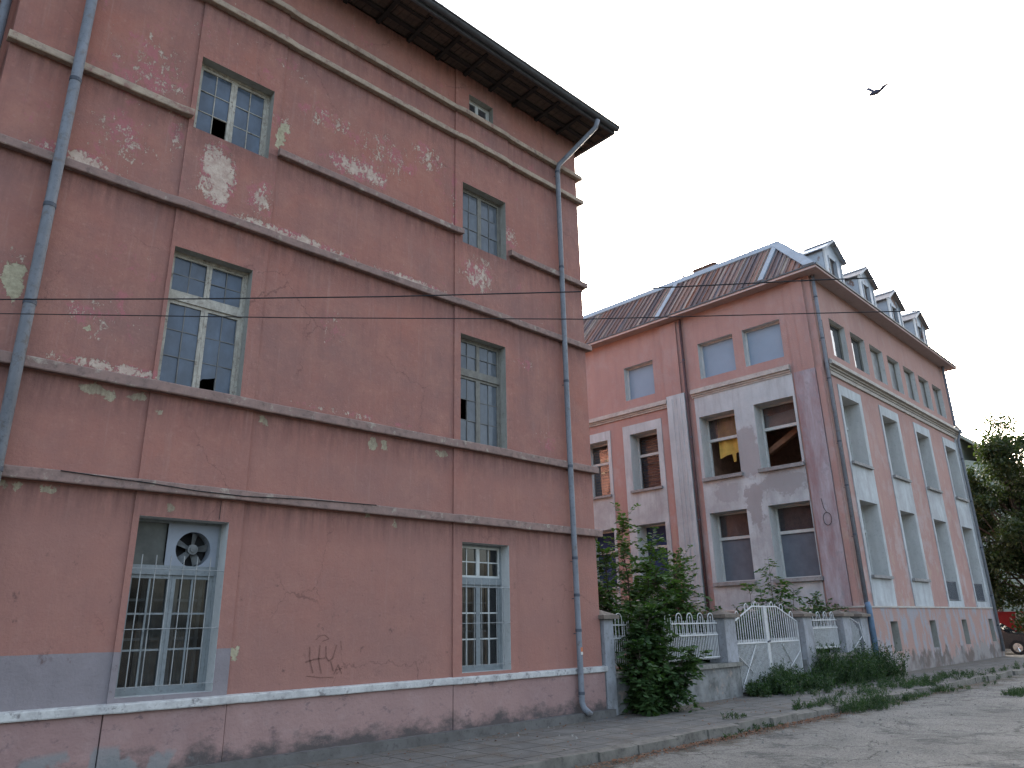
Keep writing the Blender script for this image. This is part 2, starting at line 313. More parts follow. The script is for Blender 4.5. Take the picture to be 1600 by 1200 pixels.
M = dict(
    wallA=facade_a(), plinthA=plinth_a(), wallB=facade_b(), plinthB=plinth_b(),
    band=weathered('grey_pink_band', (.25, .168, .146), (.13, .098, .088), .7, 3, (2, 2, 2), extra=(.33, .29, .24)),
    bandtop=weathered('cream_band', (.36, .29, .22), (.17, .12, .10), .7, 3, (2, 2, 2), extra=(.22, .12, .10)),
    whiteband=weathered('chipped_white_band', (.50, .50, .48), (.26, .25, .25), .8, 4, (1.5, 1.5, 1.5), extra=(.16, .15, .15)),
    footing=weathered('dirty_concrete_footing', (.13, .125, .12), (.07, .065, .06), .8, 3, (1, 1, 1)),
    reveal=weathered('grey_green_reveal', (.30, .295, .265), (.17, .165, .145), .6, 4, (1.5, 1.5, .7)),
    reveal_pale=weathered('pale_grey_reveal', (.50, .505, .49), (.36, .36, .35), .6, 3, (1.5, 1.5, .5)),
    frame=weathered('flaking_cream_window_paint', (.42, .40, .345), (.20, .18, .15), .9, 9, (1.5, 1.5, .8), extra=(.15, .12, .10)),
    frame_dark=weathered('bare_grey_window_wood', (.20, .195, .17), (.11, .10, .09), .8, 9, (1.5, 1.5, .8)),
    frame_blue=weathered('grey_blue_window_paint', (.22, .245, .25), (.13, .142, .147), .6, 5, (1, 1, 1)),
    frame_white=weathered('white_window_paint', (.50, .52, .50), (.32, .33, .32), .5, 5, (1, 1, 1)),
    muntin=simple('thin_dark_glazing_bar', (.16, .16, .155), .7, .3),
    glass=glass('dusty_glass_sky_tint', dirt=.5, dcol=(.165, .215, .285), opaque=.8),  # dust film tinted blue to stand in for reflected sky
    glass_pale=glass('pale_dusty_glass', dirt=.55, dcol=(.20, .23, .26), opaque=.8),
    glass_clear=glass('dim_glass', tint=(.62, .64, .64), dirt=.05, dcol=(.2, .22, .24)),
    glass_b=glass('dark_glass', fk=.6, tint=(.5, .5, .5), dirt=.20, dcol=(.24, .24, .26)),
    glass_side=glass('side_glass', fk=1.7, dirt=.12, dcol=(.3, .32, .34), opaque=.9), greypane=simple('grey_dusty_pane', (.25, .25, .245), .5, .3, 3),
    glass_brown=glass('brownish_dark_glass', fk=.22, tint=(.7, .66, .66), dirt=.10, dcol=(.14, .12, .12)),
    curtain=simple('dull_curtain_cloth', (.22, .24, .23), .95, .35, 5),
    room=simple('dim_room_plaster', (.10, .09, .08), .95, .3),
    room_warm=simple('warm_brown_room_plaster', (.34, .21, .15), .95, .3),
    zinc=weathered('bluish_zinc_pipe', (.19, .205, .23), (.115, .125, .14), .9, 5, (1, 1, .4), .6, .25, extra=(.13, .12, .115)),
    zinc_dark=weathered('dark_zinc_gutter', (.10, .11, .12), (.05, .05, .055), .7, 4, (1, 1, 1), .55, .15),
    joint=simple('dark_pipe_joint', (.07, .08, .10), .6),
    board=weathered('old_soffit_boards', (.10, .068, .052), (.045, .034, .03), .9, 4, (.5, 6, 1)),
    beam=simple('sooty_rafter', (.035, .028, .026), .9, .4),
    tile=weathered('old_clay_tiles', (.21, .145, .12), (.11, .085, .075), .7, 4, (1, 1, 1)),
    white=white_b(),
    lavender=weathered('worn_lavender_plaster', (.25, .165, .168), (.37, .355, .38), 1.0, 1.3, (2.2, 2.2, .45), extra=(.25, .215, .23)),
    cornice=weathered('weathered_cornice', (.44, .41, .37), (.24, .22, .205), .8, 3, (1, 1, 2)),
    sill=weathered('grey_concrete_sill', (.27, .265, .26), (.14, .135, .13), .9, 4, (1, 1, 1)),
    fascia=weathered('pinkish_white_fascia', (.50, .38, .35), (.34, .27, .25), .6, 3, (1, 1, 1)),
    soffit=weathered('pink_grey_soffit', (.34, .27, .26), (.26, .21, .205), .6, 1.5, (1, 1, 1)),
    tin=tin_roof(), bluetin=blue_tin(), dormertin=weathered('rusting_grey_tin', (.30, .28, .27), (.18, .13, .11), .8, 2.5, (1, 1, 1), .6, .2),
    flash=weathered('pale_blue_flashing', (.26, .30, .34), (.16, .175, .19), .6, 2, (1, 1, 1), .5, .2),
    bluepanel=simple('flat_blue_grey_sheet', (.19, .255, .325), .35, .10, 1.2, .03, 0, .5),
    screen=simple('grey_window_screen', (.13, .148, .175), .8, .2, 3),
    slat=simple('dark_violet_blind', (.10, .085, .09), .8, .3, 3),
    bluecloth=simple('deep_blue_cloth', (.035, .055, .13), .9, .3, 4),
    yellow=simple('yellow_curtain_cloth', (.55, .38, .09), .9, .25, 4),
    grey_sheet=simple('grey_plastic_sheet', (.30, .29, .27), .5, .25, 3),
    orange=simple('orange_painted_beam', (.27, .13, .075), .8, .3, 4),
    pipe_red=simple('rust_brown_pipe', (.085, .045, .045), .6, .3, 6),
    concrete=weathered('mossy_concrete', (.21, .20, .18), (.10, .105, .085), .85, 2.5, (1, 1, 1)),
    gardenwall=weathered('blotched_rendered_wall', (.22, .225, .22), (.075, .075, .07), .95, 2.6, (1.2, 1.2, 1), extra=(.27, .22, .19)),
    pillar=weathered('painted_pillar', (.31, .32, .34), (.12, .115, .11), .8, 3, (1, 1, .5)),
    cap=weathered('brown_concrete_cap', (.17, .14, .115), (.085, .075, .062), .7, 4, (1, 1, 1)),
    iron=weathered('white_painted_iron', (.52, .53, .53), (.30, .29, .27), .5, 8, (1, 1, 1), .5, .1),
    ironbar=simple('pale_grey_iron_bar', (.27, .285, .285), .5, .3, 8),
    fanmetal=simple('dull_fan_metal', (.17, .18, .18), .5, .4, 8, .1, .2),
    fansheet=simple('grey_blue_fan_sheet', (.235, .26, .295), .55, .15, 4),
    black=simple('black_rubber', (.012, .012, .013), .7, .2),
    orange_tape=simple('orange_sticker', (.50, .16, .07), .6, .2),
    paper=simple('pale_paper', (.55, .53, .48), .8, .2),
    scribble=simple('brown_spray_paint', (.205, .10, .08), .8, .3, 20),
    pave=pavement(), road=road(),
    kerb=weathered('worn_kerb_stone', (.17, .16, .14), (.075, .07, .062), 1.0, 3, (1, 1, 1)),
    soil=weathered('garden_soil', (.09, .075, .055), (.05, .05, .03), .8, 1.5, (1, 1, 1)),
    bark=simple('brown_bark', (.08, .06, .045), .9, .4, 12, .5),
    leafA=foliage('mid_green_leaves', (.078, .138, .042), (.038, .078, .026), (.16, .22, .085)),
    leafB=foliage('dark_green_leaves', (.038, .078, .030), (.018, .042, .017), (.075, .12, .045)),
    leafM=foliage('bush_leaves', (.060, .112, .038), (.024, .054, .02), (.12, .175, .06)),
    leafC=foliage('olive_tree_leaves', (.045, .062, .026), (.022, .034, .016), (.11, .12, .05)),
    grass=foliage('weed_green', (.038, .072, .028), (.02, .044, .018), (.085, .105, .045)),
    dryleaf=simple('dry_brown_leaf', (.20, .09, .045), .8, .5, 30),
    carpaint=simple('dark_car_paint', (.012, .013, .018), .18, .1, 3, .0, 0, .6),
    carglass=simple('car_glass', (.02, .022, .025), .05, .1, 3, .0, 0, .8),
    chrome=simple('bright_metal', (.6, .6, .6), .2, .1, 3, 0, .9),
    lampglass=simple('headlight_glass', (.8, .82, .85), .1, .05, 3, 0, 0, .8),
    red=weathered('red_painted_wall', (.33, .03, .03), (.20, .02, .022), .5, 2, (1, 1, 1)),
    housepale=weathered('pale_green_grey_render', (.25, .285, .24), (.18, .20, .17), .6, 1, (1, 1, 1)),
    wire=simple('black_cable', (.012, .012, .014), .6, .1),
    bird=simple('grey_feathers', (.075, .075, .11), .8, .3, 8),
    stone=simple('grey_pebble', (.25, .235, .21), .9, .4, 9),
)

# ------------------------------------------------------------------ mesh helpers
class MB:
    def __init__(s): s.v = []; s.f = []; s.mi = []; s.cur = 0; s.ms = []
    def mat(s, m):
        if m not in s.ms: s.ms.append(m)
        s.cur = s.ms.index(m); return s
    def quad(s, *p):
        i = len(s.v); s.v += [tuple(q) for q in p]; s.f.append(tuple(range(i, i + len(p)))); s.mi.append(s.cur); return s
    def box(s, x0, x1, y0, y1, z0, z1):
        i = len(s.v)
        s.v += [(x, y, z) for z in (z0, z1) for (x, y) in ((x0, y0), (x1, y0), (x1, y1), (x0, y1))]
        for f in ((0, 3, 2, 1), (4, 5, 6, 7), (0, 1, 5, 4), (1, 2, 6, 5), (2, 3, 7, 6), (3, 0, 4, 7)):
            s.f.append(tuple(i + k for k in f)); s.mi.append(s.cur)
        return s
    def hexa(s, b, t):
        """b, t: four bottom points and four top points, same winding"""
        i = len(s.v); s.v += [tuple(q) for q in b] + [tuple(q) for q in t]
        for f in ((0, 3, 2, 1), (4, 5, 6, 7), (0, 1, 5, 4), (1, 2, 6, 5), (2, 3, 7, 6), (3, 0, 4, 7)):
            s.f.append(tuple(i + k for k in f)); s.mi.append(s.cur)
        return s
    def tube(s, pts, r, n=8, caps=True):
        pts = [Vector(p) for p in pts]; rs = r if isinstance(r, (list, tuple)) else [r] * len(pts)
        base = len(s.v); ref = None
        for k, p in enumerate(pts):
            d = (pts[min(k + 1, len(pts) - 1)] - pts[max(k - 1, 0)]).normalized()
            if ref is None: ref = Vector((0, 0, 1)) if abs(d.z) < .9 else Vector((1, 0, 0))
            a = d.cross(ref).normalized(); b = a.cross(d).normalized(); ref = b if abs(d.dot(b)) < .9 else ref
            for j in range(n):
                t = 2 * math.pi * j / n; s.v.append(tuple(p + (a * math.cos(t) + b * math.sin(t)) * rs[k]))
        for k in range(len(pts) - 1):
            for j in range(n):
                s.f.append((base + k * n + j, base + k * n + (j + 1) % n, base + (k + 1) * n + (j + 1) % n, base + (k + 1) * n + j)); s.mi.append(s.cur)
        if caps:
            s.f.append(tuple(base + j for j in range(n))[::-1]); s.mi.append(s.cur)
            e = base + (len(pts) - 1) * n; s.f.append(tuple(e + j for j in range(n))); s.mi.append(s.cur)
        return s
    def build(s, name, mat=None, parent=None, smooth=False):
        me = bpy.data.meshes.new(name); me.from_pydata(s.v, [], s.f)
        ms = s.ms if s.ms else [mat]
        for q in ms: me.materials.append(M[q] if isinstance(q, str) else q)
        if s.ms: me.polygons.foreach_set('material_index', s.mi)
        if smooth: me.polygons.foreach_set('use_smooth', [True] * len(me.polygons))
        me.update()
        o = bpy.data.objects.new(name, me); COL.objects.link(o)
        if parent: o.parent = parent
        return o

def thing(name, label, cat, loc=(0, 0, 0), rz=0, group=None):
    o = bpy.data.objects.new(name, None); COL.objects.link(o); o.location = loc; o.rotation_euler = (0, 0, rz)
    o.empty_display_size = .3
    return tag(o, label, cat, group)
def tag(o, label, cat, group=None):
    o['label'] = label; o['category'] = cat
    if group: o['group'] = group
    return o
def kind(o, k, label=None, cat=None):
    o['kind'] = k
    if label: o['label'] = label
    if cat: o['category'] = cat
    return o

def holes(mb, rect, hs, mp, wallmat, revmat):
    """wall face in (u, v) with rectangular openings; mp(u, v, depth) -> xyz; hs = (u0, u1, v0, v1, depth)"""
    u0, u1, v0, v1 = rect
    us = sorted({u0, u1} | {h[0] for h in hs} | {h[1] for h in hs}); vs = sorted({v0, v1} | {h[2] for h in hs} | {h[3] for h in hs})
    mb.mat(wallmat)
    for a, b in zip(us, us[1:]):
        for c, d in zip(vs, vs[1:]):
            um, vm = (a + b) / 2, (c + d) / 2
            if any(h[0] < um < h[1] and h[2] < vm < h[3] for h in hs): continue
            mb.quad(mp(a, c, 0), mp(b, c, 0), mp(b, d, 0), mp(a, d, 0))
    mb.mat(revmat)
    for a, b, c, d, e in hs:
        mb.quad(mp(a, c, 0), mp(a, d, 0), mp(a, d, e), mp(a, c, e)); mb.quad(mp(b, c, 0), mp(b, c, e), mp(b, d, e), mp(b, d, 0))
        mb.quad(mp(a, d, 0), mp(b, d, 0), mp(b, d, e), mp(a, d, e)); mb.quad(mp(a, c, 0), mp(a, c, e), mp(b, c, e), mp(b, c, 0))

# ------------------------------------------------------------------ setting: ground, road, pavement, kerb
g = MB(); g.box(-900, 1200, -900, 1200, -.6, -.16); kind(g.build('ground', 'soil'), 'structure')
# road with gentle bumps
g = MB(); NX, NY = 150, 46; X0, X1, Y0, Y1 = -14, 140, -16, -2.33
from mathutils import noise as mn
for j in range(NY + 1):
    for i in range(NX + 1):
        x = X0 + (X1 - X0) * (i / NX) ** 1.5; y = Y1 + (Y0 - Y1) * (j / NY)
        e = min(1, j / 4)
        z = -.125 + e * (.035 * mn.noise(Vector((x * .5, y * .7, 0))) + .012 * mn.noise(Vector((x * 2, y * 2.3, 4))))
        g.v.append((x, y, z))
for j in range(NY):
    for i in range(NX):
        a = j * (NX + 1) + i; g.f.append((a, a + 1, a + NX + 2, a + NX + 1)); g.mi.append(0)
kind(g.build('road', 'road', smooth=True), 'structure')
g = MB(); g.box(37.9, 140, -2.33, 60, -.15, -.125); kind(g.build('side_street', 'road'), 'structure')
g = MB(); g.box(-14, 11.2, -2.28, .02, -.12, 0.0); g.box(11.2, 23.0, -2.28, .25, -.12, -.002); g.box(23.0, 38.8, -2.28, .75, -.12, -.001)
kind(g.build('pavement', 'pave'), 'structure')
g = MB(); x = -14.0
while x < 38.8:
    L = random.uniform(.75, 1.05)
    dz, dy = random.uniform(-.03, .014), random.uniform(-.03, .03)
    t = random.uniform(-.02, .02)
    g.hexa([(x + .012, -2.42 + dy, -.3), (x + L, -2.42 + dy + t, -.3), (x + L, -2.28, -.3), (x + .012, -2.28, -.3)],
           [(x + .012, -2.40 + dy, .008 + dz), (x + L, -2.40 + dy + t, .008 + dz + t), (x + L, -2.27, .01), (x + .012, -2.27, .01)]); x += L
kind(g.build('kerb', 'kerb'), 'structure')
g = MB(); g.box(11.35, 23.0, .25, 14, -.12, .03); kind(g.build('garden_ground', 'soil'), 'structure')

# ------------------------------------------------------------------ building A (the near house)
A = thing('salmon_house', 'three-storey salmon plastered house filling the left of the view, paint peeling', 'house', (6, 6, 0))
AP = (6, 6, 0)
def fixA(o):               # children are written in world coordinates
    if o.parent == A: o.matrix_parent_inverse = Matrix.Translation((-AP[0], -AP[1], 0))
    return o
mpA = lambda off: (lambda u, v, d: (u, off + d, v))
XR = 11.03; ZT = 12.1
BAY = [(2.73, 4.05), (7.52, 8.9)]
win = {  # x0, x1, z0, z1, depth
    'gl': (2.80, 3.87, .90, 2.88, .22), 'gr': (7.70, 8.73, .90, 2.87, .20),
    'ml': (2.78, 3.85, 4.52, 6.42, .15), 'mr': (7.66, 8.73, 4.52, 6.48, .15),
    'tl': (2.80, 3.91, 8.30, 9.52, .15), 'tr': (7.70, 8.80, 8.30, 9.58, .15), 'at': (7.86, 8.50, 11.22, 11.68, .13)}
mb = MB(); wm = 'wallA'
for (a, b) in [(.6, BAY[0][0]), (BAY[0][1], BAY[1][0]), (BAY[1][1], XR)]:
    holes(mb, (a, b, .8, ZT), [], mpA(0), wm, 'reveal')
holes(mb, (*BAY[0], .8, 3.2), [win['gl']], mpA(-.025), wm, 'reveal_pale'); holes(mb, (*BAY[0], 3.2, ZT), [win[k] for k in ('ml', 'tl')], mpA(-.025), wm, 'reveal')
holes(mb, (*BAY[1], .8, 3.2), [win['gr']], mpA(-.025), wm, 'reveal_pale'); holes(mb, (*BAY[1], 3.2, ZT), [win[k] for k in ('mr', 'tr', 'at')], mpA(-.025), wm, 'reveal')
mb.mat(wm)
for a, b in BAY:
    mb.quad((a, 0, .8), (a, -.025, .8), (a, -.025, ZT), (a, 0, ZT)); mb.quad((b, 0, .8), (b, 0, ZT), (b, -.025, ZT), (b, -.025, .8))
mb.quad((XR, 0, 0), (XR, 34, 0), (XR, 34, ZT), (XR, 0, ZT))
mb.quad((.6, 0, 0), (.6, 1.6, 0), (.6, 1.6, ZT), (.6, 0, ZT)); mb.quad((-9, 1.6, 0), (.6, 1.6, 0), (.6, 1.6, ZT), (-9, 1.6, ZT))
mb.quad((-9, .6, 0), (-9, 34, 0), (-9, 34, ZT), (-9, .6, ZT)); mb.quad((-9, 34, 0), (XR, 34, 0), (XR, 34, ZT), (-9, 14, ZT))
mb.quad((-9, .6, ZT), (XR, .0, ZT), (XR, 34, ZT), (-9, 34, ZT))
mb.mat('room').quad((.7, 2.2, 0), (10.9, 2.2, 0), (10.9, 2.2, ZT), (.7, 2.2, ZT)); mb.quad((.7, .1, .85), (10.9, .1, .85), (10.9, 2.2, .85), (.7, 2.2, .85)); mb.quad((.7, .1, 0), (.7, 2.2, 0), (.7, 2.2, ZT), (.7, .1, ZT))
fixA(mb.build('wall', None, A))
mb = MB()
mb.box(.6, 2.7, -.03, .1, .12, .75); mb.box(2.712, 4.05, -.045, .1, .12, .75); mb.box(4.062, 7.515, -.03, .1, .12, .75); mb.box(7.527, 11.05, -.036, .1, .12, .75); mb.box(11.0, 11.055, .1, 34, .12, .75)
fixA(mb.build('plinth', 'plinthA', A))
fixA(MB().box(-2, 11.15, -.17, .05, -.02, .125).build('footing', 'footing', A))
def wavy_band(x0, x1, z0, z1, pr, mat, wrap=False, ins=0.0):
    """a moulded string course with slightly uneven edges"""
    mb = MB(); n = max(2, int((x1 - x0) / .18)); sec = []
    for i in range(n + 1):
        x = x0 + (x1 - x0) * i / n; j = .006 * mn.noise(Vector((x * 3, z0, 1))); k = .006 * mn.noise(Vector((x * 4, z0, 5)))
        b = -.025 if any(a < x < c for a, c in BAY) else 0
        sec.append([(x, .03, z0 + .012), (x, -pr * .92 + b + j, z0 + .0 + k), (x, -pr + b + j, z0 + .012 + k), (x, -pr + b + k, z1 - .012 + j), (x, -pr * .93 + b, z1 + j), (x, .03, z1 + .015)])
    for s_ in sec: mb.v += s_
    for i in range(n):
        for q in range(5): a = i * 6 + q; mb.f.append((a, a + 6, a + 7, a + 1)); mb.mi.append(0)
    mb.f.append(tuple(range(6))); mb.mi.append(0); e = n * 6; mb.f.append(tuple(range(e, e + 6))[::-1]); mb.mi.append(0)
    if wrap: mb.box(XR - .01, XR + pr, .0, 34, z0 + .003, z1)
    return fixA(mb.build('string_course', mat, A))
wavy_band(.56, 2.76, 8.41, 8.52, .10, 'bandtop'); wavy_band(4.05, 7.66, 8.41, 8.52, .10, 'band'); wavy_band(8.86, XR + .09, 8.41, 8.52, .10, 'band', True)
for z0, h, mt in ((6.98, .115, 'band'), (4.39, .13, 'band'), (3.16, .13, 'band'), (10.48, .10, 'bandtop'), (11.10, .10, 'bandtop')):
    wavy_band(.56, XR + .11, z0, z0 + h, .10, mt, True)
wavy_band(.56, XR + .07, .75, .84, .075, 'whiteband', True)

def casement(fr, gl, mu, x0, x1, z0, z1, y, cols, rows, fw_=.045, mw=.012, fmat='frame', skip=()):
    """one casement leaf: frame into fr, panes into gl, glazing bars into mu"""
    fr.mat(fmat)
    fr.box(x0, x1, y, y + .045, z0, z0 + fw_).box(x0, x1, y, y + .045, z1 - fw_, z1)
    fr.box(x0, x0 + fw_, y, y + .045, z0 + fw_, z1 - fw_).box(x1 - fw_, x1, y, y + .045, z0 + fw_, z1 - fw_)
    a, b, c, d = x0 + fw_, x1 - fw_, z0 + fw_, z1 - fw_
    for i in range(1, cols):
        x = a + (b - a) * i / cols; mu.box(x - mw / 2, x + mw / 2, y + .008, y + .035, c, d)
    for j in range(1, rows):
        z = c + (d - c) * j / rows
        for i in range(cols):
            xa, xb = a + (b - a) * i / cols + (mw / 2 if i else 0), a + (b - a) * (i + 1) / cols - (mw / 2 if i < cols - 1 else 0)
            mu.box(xa, xb, y + .01, y + .033, z - mw / 2, z + mw / 2)
    for i in range(cols):
        for j in range(rows):
            if (i, j) in skip: continue
            xa, xb = a + (b - a) * i / cols, a + (b - a) * (i + 1) / cols; za, zb = c + (d - c) * j / rows, c + (d - c) * (j + 1) / rows
            t = random.uniform(-.006, .006); t2 = random.uniform(-.006, .006)
            gl.quad((xa, y + .02 + t, za), (xb, y + .02 - t, za), (xb, y + .02 - t + t2, zb), (xa, y + .02 + t + t2, zb))

def window_a(k, lay, fmat, gmat, mumat='muntin', label=None):
    x0, x1, z0, z1, d = win[k]; y = d - .025
    fr, gl, mu = MB(), MB(), MB(); e = .035
    fr.mat(fmat); fr.box(x0, x1, y, y + .09, z0, z0 + e).box(x0, x1, y, y + .09, z1 - e, z1).box(x0, x0 + e, y, y + .09, z0 + e, z1 - e).box(x1 - e, x1, y, y + .09, z0 + e, z1 - e)
    a, b, c, dd = x0 + e, x1 - e, z0 + e, z1 - e; xm = (a + b) / 2
    if lay == 'one':      # two leaves, 2 x 3 panes
        casement(fr, gl, mu, a, xm - .002, c, dd, y + .01, 2, 3, fmat=fmat, skip=((1, 0),) if k == 'tl' else ())
        casement(fr, gl, mu, xm + .002, b, c, dd, y + .014, 2, 3, fmat=fmat)
    elif lay == 'attic':
        casement(fr, gl, mu, a, xm - .002, c, dd, y + .01, 1, 1, .035, fmat=fmat); casement(fr, gl, mu, xm + .002, b, c, dd, y + .01, 1, 1, .035, fmat=fmat)
    else:                 # top lights, transom, tall leaves
        zt = z0 + (z1 - z0) * (.665 if k[0] == 'm' else .70); th = .055
        fr.mat(fmat); fr.box(a, b, y - .012, y + .09, zt - th, zt + th)
        rows = 3
        if k != 'gl':
            casement(fr, gl, mu, a, xm - .002, zt + th, dd, y + .01, 2, 2, .035, .018 if k == 'gr' else .012, fmat='frame_white' if k == 'gr' else fmat)
            casement(fr, gl, mu, xm + .002, b, zt + th, dd, y + .014, 2, 2, .035, .018 if k == 'gr' else .012, fmat='frame_white' if k == 'gr' else fmat)
        sk = {'mr': ((0, 1),), 'ml': ()}.get(k, ())
        casement(fr, gl, mu, a, xm - .002, c, zt - th, y + .01, 2, rows, .045, .022 if k[0] == 'g' else .012, fmat=fmat, skip=sk)
        sk2 = {'ml': ((0, 0),)}.get(k, ())
        casement(fr, gl, mu, xm + .002, b, c, zt - th, y + .014, 2, rows, .045, .022 if k[0] == 'g' else .012, fmat=fmat, skip=sk2)
        if k == 'ml':       # jagged remains of the smashed pane
            xa = xm + .047; xb = xa + (b - .045 - xa) / 2; za = c + .045; zb = za + (zt - th - .045 - za) / 3; yy = y + .03
            gl.quad((xa, yy, zb), (xa, yy, za + .10), (xa + .03, yy, za + .14), (xa + .10, yy, za + .155), (xb, yy, za + .19), (xb, yy, zb))
    w_ = fixA(fr.build('window', None, A))
    if label: w_['label'] = label
    fixA(gl.build('pane', gmat, w_)); fixA(mu.build('glazing_bar', mumat, w_))
    return w_, (a, b, c, dd, xm, y)
window_a('tl', 'one', 'frame', 'glass', 'frame', 'small two-leaf window with a missing pane and flaking cream paint')
window_a('tr', 'one', 'frame_dark', 'glass_pale')
window_a('ml', 'tall', 'frame', 'glass', 'muntin', 'tall window with blue reflections and one smashed pane')
window_a('mr', 'tall', 'frame_dark', 'glass_pale', 'muntin', 'tall grey window with one pane gone')
window_a('at', 'attic', 'frame_white', 'glass_b')
wg, (a, b, c, d_, xm, y) = window_a('gl', 'tall', 'frame_blue', 'glass_clear', 'frame_blue', 'ground floor window with a round fan in its upper right light')
zt = .90 + 1.98 * .70 + .055
# fan sheet with a round hole, duct, hub and five blades
fm = MB(); X_0, X_1, Z_0, Z_1 = 3.215, b, zt, d_; cx, cz, r = 3.54, 2.545, .212; ns = 48
ring = [(cx + r * math.cos(2 * math.pi * i / ns), y - .01, cz + r * math.sin(2 * math.pi * i / ns)) for i in range(ns)]
def onbox(t):
    dx, dz = math.cos(t), math.sin(t)
    k = min(((X_1 - cx) / dx if dx > 1e-9 else 1e9), ((X_0 - cx) / dx if dx < -1e-9 else 1e9), ((Z_1 - cz) / dz if dz > 1e-9 else 1e9), ((Z_0 - cz) / dz if dz < -1e-9 else 1e9))
    return (cx + dx * k, y - .01, cz + dz * k)
outer = [onbox(2 * math.pi * i / ns) for i in range(ns)]
for i in range(ns):
    j = (i + 1) % ns; fm.quad(ring[i], ring[j], outer[j], outer[i])
for (px, pz) in ((X_0, Z_0), (X_1, Z_0), (X_1, Z_1), (X_0, Z_1)):   # corners the fan of quads cuts off
    ds = sorted(range(ns), key=lambda q: (outer[q][0] - px) ** 2 + (outer[q][2] - pz) ** 2)[:2]
    fm.quad((px, y - .01, pz), outer[ds[0]], outer[ds[1]])
for i in range(ns):
    j = (i + 1) % ns; fm.quad(ring[i], ring[j], (ring[j][0], y + .14, ring[j][2]), (ring[i][0], y + .14, ring[i][2]))
fixA(fm.build('fan_sheet', 'fansheet', wg))
fb = MB(); fb.mat('fanmetal'); fb.tube([(cx, y + .0, cz), (cx, y + .09, cz)], .062, 20); fb.tube([(cx, y - .012, cz), (cx, y, cz)], .035, 16)
for q in range(5):
    t = 2 * math.pi * q / 5 + .15; u = Vector((math.cos(t), 0, math.sin(t))); s_ = Vector((-math.sin(t), 0, math.cos(t))); C_ = Vector((cx, y + .05, cz))
    fb.quad(C_ + u * .05 - s_ * .026 + Vector((0, .03, 0)), C_ + u * .05 + s_ * .026 - Vector((0, .02, 0)), C_ + u * .195 + s_ * .05 - Vector((0, .03, 0)), C_ + u * .198 - s_ * .042 + Vector((0, .04, 0)))
fb.mat('black').box(cx - .19, cx + .19, y + .141, y + .145, cz - .19, cz + .19)
fixA(fb.build('fan', None, wg))
lp = MB(); lp.box(a, 3.21, y + .0, y + .02, zt, zt + .03); lp.box(a, 3.21, y + .025, y + .03, zt + .03, d_)
fixA(lp.build('blanking_board', simple('murky_board', (.09, .095, .085), .5, .5, 3), wg))
wr, (a2, b2, c2_, d2, xm2, y2) = window_a('gr', 'tall', 'frame_blue', 'glass_clear', 'frame_white', 'ground floor window with white top lights behind a thin grille')
def inner(wn, a, b, c, zt, y):
    """the second, inner window and the curtains behind it"""
    im = MB(); yy = y + .26
    for i in range(4):
        xx = a + .03 + (b - a - .09) * i / 3; im.box(xx, xx + .04, yy, yy + .03, c, zt)
    for z in (c, c + .55, c + 1.0): im.box(a, b, yy + .031, yy + .04, z, z + .03)
    fixA(im.build('inner_frame', 'frame_blue', wn))
    cu = MB(); n = 60; y0 = y + .42
    for i in range(n):
        xa, xb = a + (b - a) * i / n, a + (b - a) * (i + 1) / n
        f = lambda q: y0 + .03 * math.sin(q * 55) + .02 * math.sin(q * 23 + 1)
        if (i // 9) % 3 == 1: continue
        cu.quad((xa, f(xa), c), (xb, f(xb), c), (xb, f(xb), zt + .4), (xa, f(xa), zt + .4))
    fixA(cu.build('curtain', 'curtain', wn))
inner(wg, a, b, c, zt - .1, y); inner(wr, a2, b2, c2_, zt - .1, y2)
def grille(wn, x0, x1, xs, zb, ztop, zs):
    gm = MB(); yy = -.01
    for xx in xs: gm.tube([(xx, yy, zb), (xx + random.uniform(-.006, .006), yy, ztop)], .006, 6)
    for zz in zs: gm.tube([(x0, yy - .012, zz), (x1 + .03, yy - .012, zz + random.uniform(-.006, .006))], .0055, 6)
    fixA(gm.build('grille', 'ironbar', wn))
grille(wg, 2.80, 3.83, [2.9, 3.06, 3.22, 3.375, 3.53, 3.69], .97, 2.44, [2.28, 1.61, 1.0])
grille(wr, 7.70, 8.70, [7.80, 7.96, 8.12, 8.28, 8.44, 8.60], .97, 2.3, [2.17, 1.62, 1.0])
# drainpipes
def pipe(pts, r, mat, joints=(), name='drainpipe', parent=A, fx=fixA):
    mb = MB().mat(mat); mb.tube(pts, r, 18)
    p0, p1 = Vector(pts[-2]), Vector(pts[-1])
    o = fx(mb.build(name, None, parent, True))
    for q in joints:
        jm = MB(); z0 = q
        # find the run holding this height
        for a_, b_ in zip(pts, pts[1:]):
            if min(a_[2], b_[2]) <= z0 <= max(a_[2], b_[2]) and abs(a_[2] - b_[2]) > .5:
                t = (z0 - a_[2]) / (b_[2] - a_[2]); c_ = Vector(a_).lerp(Vector(b_), t)
                jm.tube([(c_.x, c_.y, c_.z), (c_.x, c_.y, c_.z + .05)], r * 1.10, 18)
                jm.tube([(c_.x, c_.y, c_.z - .03), (c_.x, c_.y + r + .1, c_.z - .03)], .008, 6)
                fx(jm.build('pipe_joint', 'joint', o)); break
    return o
pr_ = pipe([(10.78, -.93, 12.06), (10.75, -.88, 11.88), (10.33, -.14, 11.12), (10.30, -.11, 10.95), (10.28, -.11, 5.6), (10.30, -.12, .95), (10.30, -.12, .30), (10.31, -.16, .20), (10.36, -.27, .10)], .052, 'zinc', (10.9, 8.6, 6.1, 4.4, 2.7, 2.05, 1.45, .42))
fixA(MB().tube([(10.305, -.12, 1.12), (10.305, -.12, 1.19)], .0545, 18, False).build('sticker', 'orange_tape', pr_))
fixA(MB().tube([(10.305, -.12, 1.07), (10.305, -.12, 1.115)], .0545, 18, False).build('sticker', 'paper', pr_))
